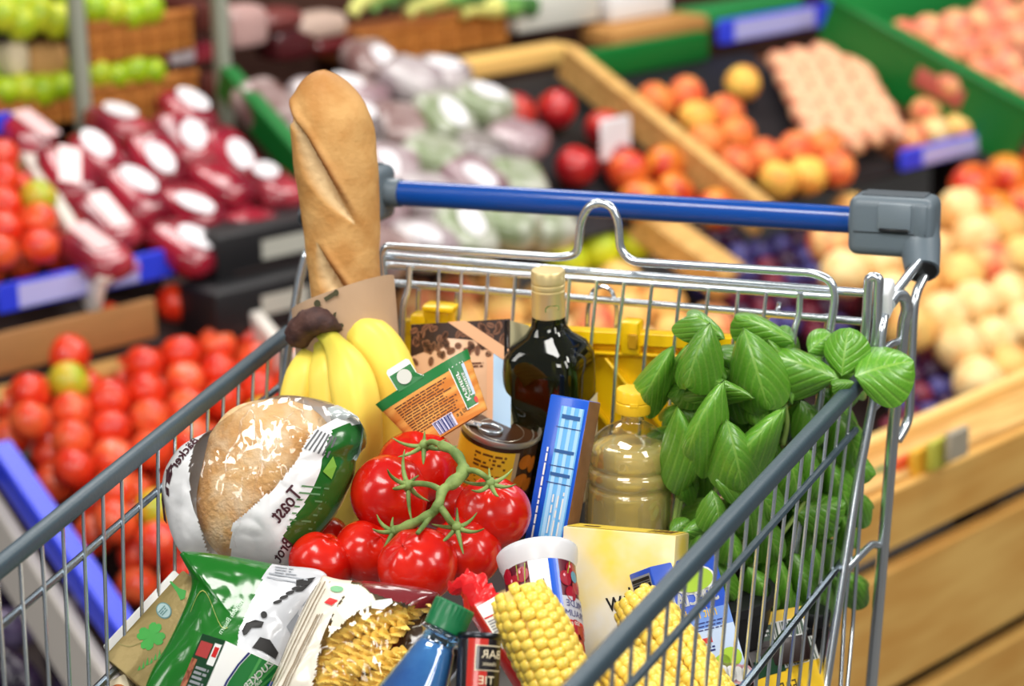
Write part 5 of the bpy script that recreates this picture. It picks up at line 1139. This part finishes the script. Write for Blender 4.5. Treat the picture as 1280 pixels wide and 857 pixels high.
def fill(kind, label, cat, group, poly, w, sp, size, layers=1, jit=.04, keep=1, wt=None, scale3=(1, 1, .95), spin=True):
    sp = max(sp, size*1.0); us = [duv(x, y, w) for x, y in poly]; u0, u1 = min(q[0] for q in us), max(q[0] for q in us); v0, v1 = min(q[1] for q in us), max(q[1] for q in us)
    for ly in range(layers):
        j = 0; v = v0+(ly*.577*sp); row = 0
        while v <= v1:
            u = u0+(.5*sp if j % 2 else 0); k = 0
            while u <= u1:
                pu, pv = u+RF.uniform(-jit, jit)*sp, v+RF.uniform(-jit, jit)*sp; P = dp(pu, pv, w+ly*sp*.82+RF.uniform(-.02, .02)*size); x, y = pix(P)
                if inpoly(x, y, poly) and RF.random() < keep*(1 if ly == 0 else .75):
                    me = RF.choices(kind, weights=wt)[0]; s_ = size/2*RF.uniform(.90, .98)
                    Mm = on(DR, P) @ (Matrix.Rotation(RF.uniform(0, 6.28), 4, 'Z') @ Matrix.Rotation(RF.uniform(0, 1.1), 4, 'X') if spin else Matrix.Rotation(RF.uniform(-.08, .08), 4, 'Z')) @ Matrix.Diagonal((s_*scale3[0], s_*scale3[1], s_*scale3[2], 1))
                    k += 1; lab = '%s, %s%s row, %s from left' % (label, 'upper ' if ly else '', NUMS[min(15, row)], NUMS[min(15, k-1)])
                    tag(inst(me.name.split('.')[0], me, Mm), lab, cat, group)
                u += sp
            if k: row += 1
            v += sp*.866; j += 1
T4 = (5, 4, 8, 1.2)
fill(TOMA, 'tomato in the crate above the blue strip', 'tomato', 'tomatoes in the upper left crate', [(-25, 190), (25, 198), (108, 338), (-30, 362)], .0, .062, .064, 2, wt=T4)
fill(TOMA, 'tomato in the heap below the blue strip', 'tomato', 'tomatoes heaped below the strip', [(-10, 520), (40, 470), (110, 395), (160, 372), (215, 364), (290, 372), (338, 408), (375, 440), (380, 620), (250, 800), (170, 735), (60, 600)], -.115, .064, .066, 2, wt=T4)
fill(APR, 'red apple left of the wooden divider', 'apple', 'red apples in the black tray', [(615, 118), (712, 95), (800, 190), (770, 250), (650, 230)], .005, .098, .082, 1, keep=.85)
fill(NEC, 'flame red nectarine behind the handle bar', 'nectarine', 'nectarines behind the handle bar', [(740, 205), (800, 178), (900, 262), (760, 262)], .005, .085, .082, 1, keep=.9)
fill(APC, 'apricot right of the wooden divider', 'apricot', 'apricots in the black tray', [(778, 105), (955, 80), (965, 150), (930, 190), (862, 180)], .005, .082, .080, 1, keep=.85)
fill(APC, 'apricot at the tray front above the handle', 'apricot', 'apricots at the tray front', [(900, 205), (960, 165), (1062, 165), (1068, 222), (960, 245)], .005, .078, .080, 1)
fill(LON, 'long pink peach beside the green crate', 'peach', 'long peaches in rows', [(950, 70), (1080, 55), (1128, 175), (1020, 180)], .01, .064, .056, 1, jit=.04, scale3=(1, 1.15, 1), spin=False)
fill(PEA, 'blush peach above the lower blue strip', 'peach', 'peaches above the lower blue strip', [(1125, 120), (1190, 130), (1240, 165), (1130, 195)], .0, .075, .072, 1)
fill(PNK, 'pink peach inside the big green crate', 'peach', 'pink peaches in the green crate', [(1100, 30), (1290, -10), (1290, 150), (1190, 110)], .075, .085, .088, 1)
fill(NEC, 'big nectarine at the right edge', 'nectarine', 'nectarines at the right edge', [(1180, 205), (1300, 170), (1300, 310), (1200, 285)], -.03, .10, .108, 1, wt=(3, 1))
fill(PEA, 'creamy peach right of the cart handle', 'peach', 'peaches right of the handle', [(1030, 275), (1190, 240), (1295, 300), (1295, 540), (1225, 540), (1160, 450), (1040, 330)], -.09, .088, .094, 2, wt=(4, 3, 1))
fill(PLU, 'small plum right of the rear posts', 'plum', 'plums right of the posts', [(1110, 430), (1215, 440), (1240, 560), (1110, 590)], -.07, .05, .05, 1)
fill(PLU, 'plum behind the chrome rear panel', 'plum', 'plums behind the rear panel', [(820, 300), (1070, 300), (1070, 440), (930, 405), (850, 345)], -.13, .055, .055, 1)
fill(PEA, 'yellow peach behind the rear panel', 'peach', 'peaches seen through the rear panel', [(490, 345), (830, 345), (930, 405), (1000, 470), (880, 520), (520, 480)], -.12, .085, .09, 1, wt=(2, 4, 2))
fill(PEAR, 'yellow-green pear behind the wire loop', 'pear', 'pears behind the loop', [(700, 290), (790, 278), (820, 330), (700, 345)], -.09, .075, .085, 1)
fill(AUB, 'dark aubergine at the lower left', 'aubergine', 'aubergines at the lower left', [(-20, 650), (20, 640), (120, 800), (150, 880), (-40, 900)], -.24, .085, .072, 1)
# small helper for single boards and boxes
def single(name, label, cat, u, v, w, du, dv, dw, m, Mr=None, group=None, bev=.004): return tag(sbox(name, u, v, w, du, dv, dw, m, None, Mr, bev), label, cat, group)
# crates: side boards run down the slope
def side(name, label, m, p, q, w, hgt, th, grip=False):
    (u0, v0), (u1, v1) = duv(*p, w=w), duv(*q, w=w); u, v = (u0+u1)/2, (v0+v1)/2; t_ = thing(name, label, 'crate', on(DR, dp(u, v, w-hgt/2))); l_ = abs(v1-v0)+.04
    ro = Matrix.Rotation(atan2(u1-u0, v1-v0), 4, 'Z')
    MB().box((0, 0, 0), (th, l_, hgt), .004, 1, ro).obj('side_board', m, t_); MB().box((th*.2, 0, hgt/2), (th*1.6, l_, .014), .003, 1, ro).obj('top_rim', m, t_)
    if grip: MB().box((-th*.5-.0006, -.04, hgt*.1), (.004, .11, hgt*.32), .003, 2, ro).obj('hand_hole', mat('grip_rose', (190, 96, 84), .6), t_)
    return t_
side('crate', 'pale side board between the left tomato crate and the packed red bags', crw, (10, 165), (121, 345), .03, .07, .015)
side('crate', 'green plastic crate side left of the pale bags', crg, (288, 95), (372, 190), .05, .05, .02)
side('crate', 'tan wooden divider running down between apples and apricots', woodL, (720, 68), (950, 252), .045, .06, .02)
side('crate', 'big green plastic crate at upper right with a hand hole', crg, (1052, 2), (1292, 135), .11, .13, .025, True)
side('crate', 'cream side board of the tomato heap beside the black crates', crw, (288, 362), (352, 440), -.02, .06, .014)
side('crate', 'blue topped side board at the lower left', blu, (-5, 568), (155, 800), -.0, .035, .022)
side('crate', 'white side board under the blue one at the lower left', crw, (-20, 622), (125, 848), -.05, .09, .012)
side('crate', 'light wooden divider behind the blue handle, left of the plums', woodL, (800, 262), (905, 335), -.02, .05, .04)
# trays
for (lab, pl, m_, w_) in (('black fruit tray under the apricots', ((760, 95), (960, 75), (1075, 225), (930, 255)), crk, -.035), ('black fruit tray under the red apples', ((600, 110), (716, 85), (890, 255), (650, 250)), crk, -.035), ('dark tray under the long peaches', ((950, 70), (1090, 55), (1140, 190), (1030, 195)), mat('tray_brown', (120, 70, 40), .7), -.055)):
    qs = [duv(x, y, w_) for x, y in pl]; u0, u1 = sorted(q[0] for q in qs)[0], sorted(q[0] for q in qs)[-1]; v0, v1 = min(q[1] for q in qs), max(q[1] for q in qs)
    single('fruit_tray', lab, 'tray', (u0+u1)/2, (v0+v1)/2, w_-.006, u1-u0-.02, v1-v0, .012, m_)
# blue price strips
def strip(label, p, q, v, hpx, m=blu, pale=None):
    (u0, z0), (u1, z1) = dvz(*p, v), dvz(*q, v); c = dp((u0+u1)/2, v); c.z = (z0+z1)/2; l_ = u1-u0; k = px2m(c)*hpx/.95
    t_ = thing('price_strip', label, 'price strip', on(DV, c)); MB().box((0, 0, 0), (l_, .012, k), .002, 1).obj('strip', m, t_)
    if pale: MB().box(((pale[0]+pale[1])/2*l_-l_/2, -.0068, 0), ((pale[1]-pale[0])*l_, .002, k*.8), 0).obj('paper_label', blp, t_)
    return t_, l_, k
t_, l_, k = strip('long blue price strip at left with a pale paper label', (-10, 368), (286, 318), .01, 34, pale=(.08, .58))
MB().box((.05*l_, -.0082, k*.1), (.03, .002, .012), .001, 1).obj('red_mark', mat('strip_rose', (200, 120, 190), .5), t_)
strip('blue and pale price strip at the top above the long peaches', (900, 38), (1042, 18), -.31, 28, pale=(.12, .82))
strip('blue and pale price strip at right above the nectarines', (1128, 203), (1262, 165), .16, 24, pale=(.18, .78))
strip('short blue price strip end at the left edge by the baskets', (-20, 158), (10, 152), -.34, 24)
bbox('plank_panel', 'brown wooden panel under the long blue strip', 'board', -40, 398, 200, 452,  mat('shadow_wood', (168, 120, 70), .7, var=.15, scale=8, stretch=(2, 12, 12)), .012, .06)
single('wood_ledge', 'pale wooden ledge below the brown panel at the left', 'board', *duv(20, 478, -.09), -.10, .42, .05, .02, woodL)
bbox('card_panel', 'cream card panel under the right end of the long blue strip', 'board', 205, 338, 288, 396, crw, .012, -.03)
# black crates with white labels under the packed bags
for i, (x, y) in enumerate(((345, 300), (345, 368))):
    u, v = duv(x, y, 0); c = dp(u, .05, -.02); t_ = thing('black_crate', ('upper', 'lower')[i]+' black crate with a white label, left of the baguette', 'crate', on(DV, at(x, y, t=depth(c)))); 
    MB().box((0, 0, 0), (.30, .10, .078), .006, 2).obj('crate_body', crk, t_); MB().box((-.02, -.051, .004), (.09, .002, .030), 0).obj('label', mat('label_offwhite', (190, 188, 176), .6), t_); MB().box((0, -.0505, -.024), (.24, .003, .006), .001, 1).obj('crate_rib', dark, t_)
# packed dark red bags; pale stickers also paint the highlights on the film
packm = [mat('pack_crimson', (172, 30, 52), .16, coat=.8, col2=(120, 16, 36), scale=14, bump=.5, bscale=22), mat('pack_wine', (120, 22, 44), .16, coat=.8, col2=(176, 60, 70), scale=12, bump=.5, bscale=22)]
def pack_mesh(name, m, sx, sy, sz, seed):
    bm_ = bmesh.new(); bmesh.ops.create_cube(bm_, size=1); bmesh.ops.subdivide_edges(bm_, edges=list(bm_.edges), cuts=5, use_grid_fill=True)
    for v in bm_.verts:
        p = v.co*2; l_ = (abs(p.x)**4+abs(p.y)**4+abs(p.z)**2.2)**(1/3.4); p = p/max(l_, .4); n_ = noise.noise(V((p.x*2+seed, p.y*2, p.z*2)))*.12; v.co = V((p.x*sx/2, p.y*sy/2, p.z*sz/2*(1+n_)))
    return MB().bm(bm_).mesh(name, m, ang=180)
PK = [pack_mesh('bag_film', packm[i % 2], .082, .125, .05, i*3) for i in range(4)]
stk = mat('sticker_white', (244, 240, 244), .3, coat=.3); stp = mat('sticker_glint_pink', (246, 206, 206), .3, coat=.3)
SKM = MB().add([V((x, y, .0008)) for x, y in ell(0, 0, .022, .034, 14)]+[V((x, y, -.0008)) for x, y in ell(0, 0, .022, .034, 14)], [tuple(range(14)), tuple(range(14, 28))[::-1]]+[(i, 14+i, 14+(i+1) % 14, (i+1) % 14) for i in range(14)]).mesh('sticker_glint', stk); SKP = MB().box((0, 0, 0), (.036, .085, .0015), .0006, 1).mesh('sticker_glint', stp)
poly = [(15, 170), (250, 122), (385, 272), (270, 306), (125, 332)]
us = [duv(x, y, .03) for x, y in poly]; u = min(q[0] for q in us); row = 0
while u < max(q[0] for q in us):
    v = min(q[1] for q in us)+.03*(row % 2); kk = 0
    while v < max(q[1] for q in us):
        P = dp(u+RF.uniform(-.008, .008), v+RF.uniform(-.01, .01), .02+RF.uniform(-.008, .012))
        if inpoly(*pix(P), poly):
            b_ = thing('packed_bag', 'shiny dark red packed bag, %s file from left, %s from the back' % (NUMS[row], NUMS[kk]), 'packed bag', on(DR, P) @ Matrix.Rotation(RF.uniform(-.25, .25), 4, 'Z') @ Matrix.Rotation(RF.uniform(-.2, .3), 4, 'X'), 'packed red bags at the left')
            inst('bag_film', RF.choice(PK), Matrix.Identity(4), b_); kk += 1
            if RF.random() < .82: inst('sticker_glint', SKP if row < 2 else SKM, Matrix.Translation(V((RF.uniform(-.012, .012), RF.uniform(-.02, .02), .0265))) @ Matrix.Rotation(RF.uniform(-.5, .5), 4, 'Z'), b_)
        v += .116
    u += .077; row += 1
# pale bags of mixed salad in the middle
bagc = [(206, 188, 192), (186, 160, 164), (222, 214, 216), (150, 158, 126), (140, 96, 92), (206, 200, 190), (170, 176, 168), (110, 84, 84)]
bgm = [mat('salad_bag_%s' % n_, c, .22, coat=.6, bump=.6, bscale=20, col2=c2, scale=16) for n_, c, c2 in (('rose', (180, 158, 162), (140, 108, 114)), ('mauve', (150, 124, 128), (196, 182, 184)), ('pearl', (206, 198, 198), (160, 142, 146)), ('sage', (126, 140, 100), (190, 190, 176)), ('brown', (120, 84, 80), (176, 156, 152)), ('ash', (160, 152, 148), (112, 100, 100)))]
SB = [pack_mesh('bag_film', m_, .105, .115, .06, i*5) for i, m_ in enumerate(bgm)]
fi = 0; poly = [(318, 112), (440, 72), (605, 88), (660, 200), (690, 310), (480, 330), (395, 250)]
us = [duv(x, y, .03) for x, y in poly]; u = min(q[0] for q in us)
while u < max(q[0] for q in us):
    v = min(q[1] for q in us); kk = 0
    while v < max(q[1] for q in us):
        P = dp(u+RF.uniform(-.015, .015), v+RF.uniform(-.015, .015), .02+RF.uniform(-.01, .02))
        if inpoly(*pix(P), poly):
            b_ = thing('salad_bag', 'pale glossy salad bag, %s file from left, %s from the back' % (NUMS[fi], NUMS[kk]), 'salad bag', on(DR, P) @ Matrix.Rotation(RF.uniform(-.6, .6), 4, 'Z') @ Matrix.Rotation(RF.uniform(-.25, .25), 4, 'X'), 'pale salad bags in the middle')
            kk += 1; inst('bag_film', RF.choices(SB, weights=(4, 3, 3, 2, 2, 2))[0], Matrix.Identity(4), b_)
            if RF.random() < .4: inst('sticker_glint', SKM, Matrix.Translation(V((RF.uniform(-.015, .015), RF.uniform(-.02, .02), .031))), b_)
        v += .104
    u += .097; fi += 1 if kk else 0
single('price_card', 'white price card standing among the red apples', 'price card', *duv(770, 172, .05), .05, .075, .006, .075, stk, DV)
def basket(label, x0, x1, y0, y1, v=-.46, n=11, sk=0, m=None):
    c = back((x0+x1)/2, (y0+y1)/2, v); w_ = (back(x1, (y0+y1)/2, v)-back(x0, (y0+y1)/2, v)).dot(DA); h_ = abs(back((x0+x1)/2, y0, v).z-back((x0+x1)/2, y1, v).z)
    t_ = thing('wicker_basket', label, 'basket', on(DV, c+V((0, 0, -h_/2)))); me = MB().box((0, 0, 0), (w_/n*.86, .010, h_), .003, 1).mesh('slat', m or wick)
    MB().box((0, .09, h_*.5), (w_*.97, .16, h_*.95), .004, 1).obj('basket_body', mat('wicker_dark', (150, 84, 36), .7), t_)
    for i in range(n): inst('slat', me, Matrix.Translation(V((-w_/2+w_*(i+.5)/n, .002*(i % 2), h_/2))), t_)
    MB().tube([(-w_/2, 0, h_), (w_/2, 0, h_)], .008, 8).obj('basket_rim', m or wick, t_); return t_, w_, h_, c
def heap(x0, x1, y, n, kind, label, cat, group, size, v=-.45, dz=0):
    for i in range(n):
        for r_ in range(2):
            c = back(x0+(x1-x0)*(i+.5)/n, y, v)+DH*(-.02-.06*r_)+V((0, 0, RF.uniform(-.008, .008)+dz+.01*r_)); s_ = size/2*RF.uniform(.9, 1.1)
            tag(inst(kind[0].name.split('.')[0], RF.choice(kind), on(DV, c) @ Matrix.Rotation(RF.uniform(0, 6), 4, 'Z') @ Matrix.Scale(s_, 4)), '%s, %s row, %s from left' % (label, ('front', 'back')[r_], NUMS[i]), cat, group)
for lab, x0, x1, y0, y1, where in (('wicker basket on the top shelf between the two posts', 108, 242, 24, 72, 'top middle'), ('wicker basket on the lower shelf between the two posts', 112, 248, 102, 152, 'lower middle'), ('wicker basket at the left edge of the lower shelf', -30, 92, 120, 162, 'lower left')):
    basket(lab, x0, x1, y0, y1)
    heap(x0+4, x1-40 if x0 > 0 else x1, y0-8, 4 if x0 > 0 else 5, LIM, 'lime green apple heaped in the %s basket' % where, 'apple', 'green apples in the %s basket' % where, .055)
heap(-5, 88, 26, 4, LIM, 'yellow-green apple on the top shelf left of the post', 'apple', 'green apples on the top left shelf', .062)
bbox('shelf_board', 'brown shelf board under the top left apples', 'shelf', -20, 40, 90, 46, dark, .2)
for i, (x0, x1) in enumerate(((8, 40), (36, 88))): bbox('sack', ('cream paper sack', 'tan paper sack')[i]+' on the lower left shelf beside the post', 'sack', x0, 50+i*4, x1, 98, mat(('sack_cream', 'sack_tan')[i], ((228, 210, 176), (196, 148, 90))[i], .8, var=.15, scale=20), .08, bev=.02)
for x, lab in ((97, 'left'), (277, 'right')):
    c = back(x, 80, -.40); t_ = thing('shelf_post', lab+' upright grey metal shelf post', 'post', on(DV, V((c.x, c.y, FLOOR)))); MB().box((0, 0, .75), (.024, .024, 1.5), .004, 2).obj('post_tube', post, t_); MB().box((0, 0, .004), (.06, .06, .008), .001, 1).obj('foot_plate', post, t_)
bbox('dark_carton', 'dark brown carton at the right end of the top basket', 'box', 243, 4, 270, 40, mat('carton_brownred', (96, 40, 30), .6), .15); bbox('dark_carton', 'dark brown carton at the right end of the lower basket', 'box', 249, 92, 274, 122, mat('carton_brownred', (96, 40, 30), .6), .15)
for i, (x0, x1) in enumerate(((112, 150), (150, 182), (182, 212), (212, 246), (240, 274))): bbox('red_pack', 'small packet under the top basket, %s from left between the posts' % NUMS[i], 'packet', x0, 70-i*4, x1, 90-i*3, (packm[0], mat('silver_pack', (206, 196, 202), .3, coat=.4), packm[1], mat('silver_pack', (206, 196, 202), .3), packm[1])[i], .08, group='packets under the top basket', bev=.008)
for i, (x0, y0, x1, y1) in enumerate(((288, 8, 340, 62), (335, 12, 385, 40), (345, 35, 400, 78), (375, 18, 440, 50), (395, 45, 448, 70))): bbox('salami_pack', ('pale pink packet of sliced meat', 'dark red packet of meat', 'dark wine packet of meat', 'cream and pink packet of meat', 'deep red packet of meat')[i]+' right of the shelf posts', 'packet', x0, y0, x1, y1, mat(('meat_pink', 'meat_red', 'meat_wine', 'meat_cream', 'meat_deep')[i], ((206, 166, 160), (130, 64, 60), (84, 30, 34), (214, 186, 170), (110, 30, 32))[i], .3, coat=.4, var=.35, scale=18), .08, bev=.02)
basket('wide orange wicker basket of leeks at top centre', 448, 640, 30, 70, -.52, 14)
for i in range(9): tag(MB().tube([V((0, 0, 0)), V((.02, 0, .012)), V((.09, 0, .02))], [.012, .014, .022], 8).obj('leek', mat('leek_%s' % ('pale', 'green', 'dark')[i % 3], ((226, 226, 130), (120, 176, 90), (70, 120, 60))[i % 3], .5), M=on(DV, back(440+i*23, 18-(i % 3)*5, -.50)) @ Matrix.Rotation(-.3+i*.08, 4, 'Y')), 'leek on the wide wicker basket at top centre, %s from left' % NUMS[i], 'leek', 'leeks on the wide basket')
bbox('wood_plank', 'bright wooden plank under the wide basket', 'board', 555, 68, 722, 92, mat('plank_bright', (246, 196, 112), .6, var=.1, scale=8), .06, -.36)
bbox('white_sheet', 'white paper packet on the top shelf at centre', 'packet', 650, -10, 752, 34, mat('paper_white', (222, 220, 210), .7, var=.06, scale=8), .08, -.5); bbox('white_sheet', 'white paper packet beside the green carton at the top', 'packet', 766, -12, 842, 22, mat('paper_bright', (236, 236, 236), .6), .08, -.5)
bbox('green_carton', 'low green carton at the top, left of the blue strip', 'box', 842, 6, 1010, 28, mat('carton_green', (50, 150, 80), .5, var=.2, scale=10), .08, -.48)
bbox('orange_crate', 'tan crate front behind the green crate at top centre', 'crate', 770, 28, 890, 52, wood, .1, -.42)
bbox('green_crate', 'dark green crate end at the top of the apricot tray', 'crate', 726, 52, 892, 90, crg, .03, -.29)
bbox('green_crate', 'bright green crate end at the top right corner', 'crate', 1050, -30, 1300, 24, mat('crate_green_bright', (40, 150, 70), .4), .03, -.40)
bbox('wood_block', 'brown crate corner right of the long peaches', 'crate', 1060, 40, 1100, 78, mat('crate_brown', (170, 110, 64), .6), .05, -.2)
# the big wooden bin at lower right: vertical front of broad planks
Bo = at(1180, 584, t=3.2); al = radians(47); hx_ = V((RX.x, RX.y, 0)).normalized(); fx_ = V((fw.x, fw.y, 0)).normalized(); BA = hx_*cos(al)+fx_*sin(al); BO = hx_*sin(al)-fx_*cos(al)
BM = Matrix((BA, -BO, V((0, 0, 1)))).transposed().to_4x4(); bin_ = thing('wooden_bin', 'broad wooden plank bin at lower right under the peaches', 'bin', on(BM, V((Bo.x, Bo.y, FLOOR)))); BZ = Bo.z-FLOOR
plk = mat('bin_plank', (232, 186, 104), .55, col2=(214, 158, 78), scale=3, stretch=(1.2, 9, 9)); zz = BZ
for hgt in (.082, .170, .20, .25):
    if zz-hgt < .02: hgt = zz-.02
    MB().box((.1, .0125, zz-hgt/2), (1.7, .025, hgt), .003, 1).obj('plank', plk, bin_); zz -= hgt+.028
for u in (-.7, .15, .9): MB().box((u, .045, BZ/2), (.05, .04, BZ), .003, 1).obj('bin_post', dark, bin_)
MB().box((.1, .15, BZ-.38), (1.7, .24, .02), .003, 1).obj('bin_base', dark, bin_); MB().box((.1, .03, BZ/2-.05), (1.68, .006, BZ-.12), 0).obj('bin_lining', blk, bin_)
MB().box((.1, .05, BZ+.004), (1.7, .075, .010), .004, 1).obj('bin_ledge', woodL, bin_)
MB().box((.1, .10, BZ+.012), (1.7, .02, .03), .004, 1).obj('bin_rail', mat('bin_rail_wood', (248, 204, 126), .55, var=.08, scale=6), bin_)
for i, (x, c_) in enumerate(((1105, (60, 120, 70)), (1128, (226, 90, 40)), (1150, (236, 176, 50)), (1172, (190, 186, 70)), (1196, (170, 160, 140)))): tag(MB().box((0, 0, 0), (.045, .01, .04), .002, 1).obj('price_tag', mat('tag_%s' % ('green', 'orange', 'amber', 'olive', 'grey')[i], c_, .5), M=on(BM, at(x, 600-(x-1105)*.5, t=3.18))), ('green', 'orange', 'amber', 'olive', 'grey')[i]+' price tag on the ledge of the wooden bin', 'price tag')
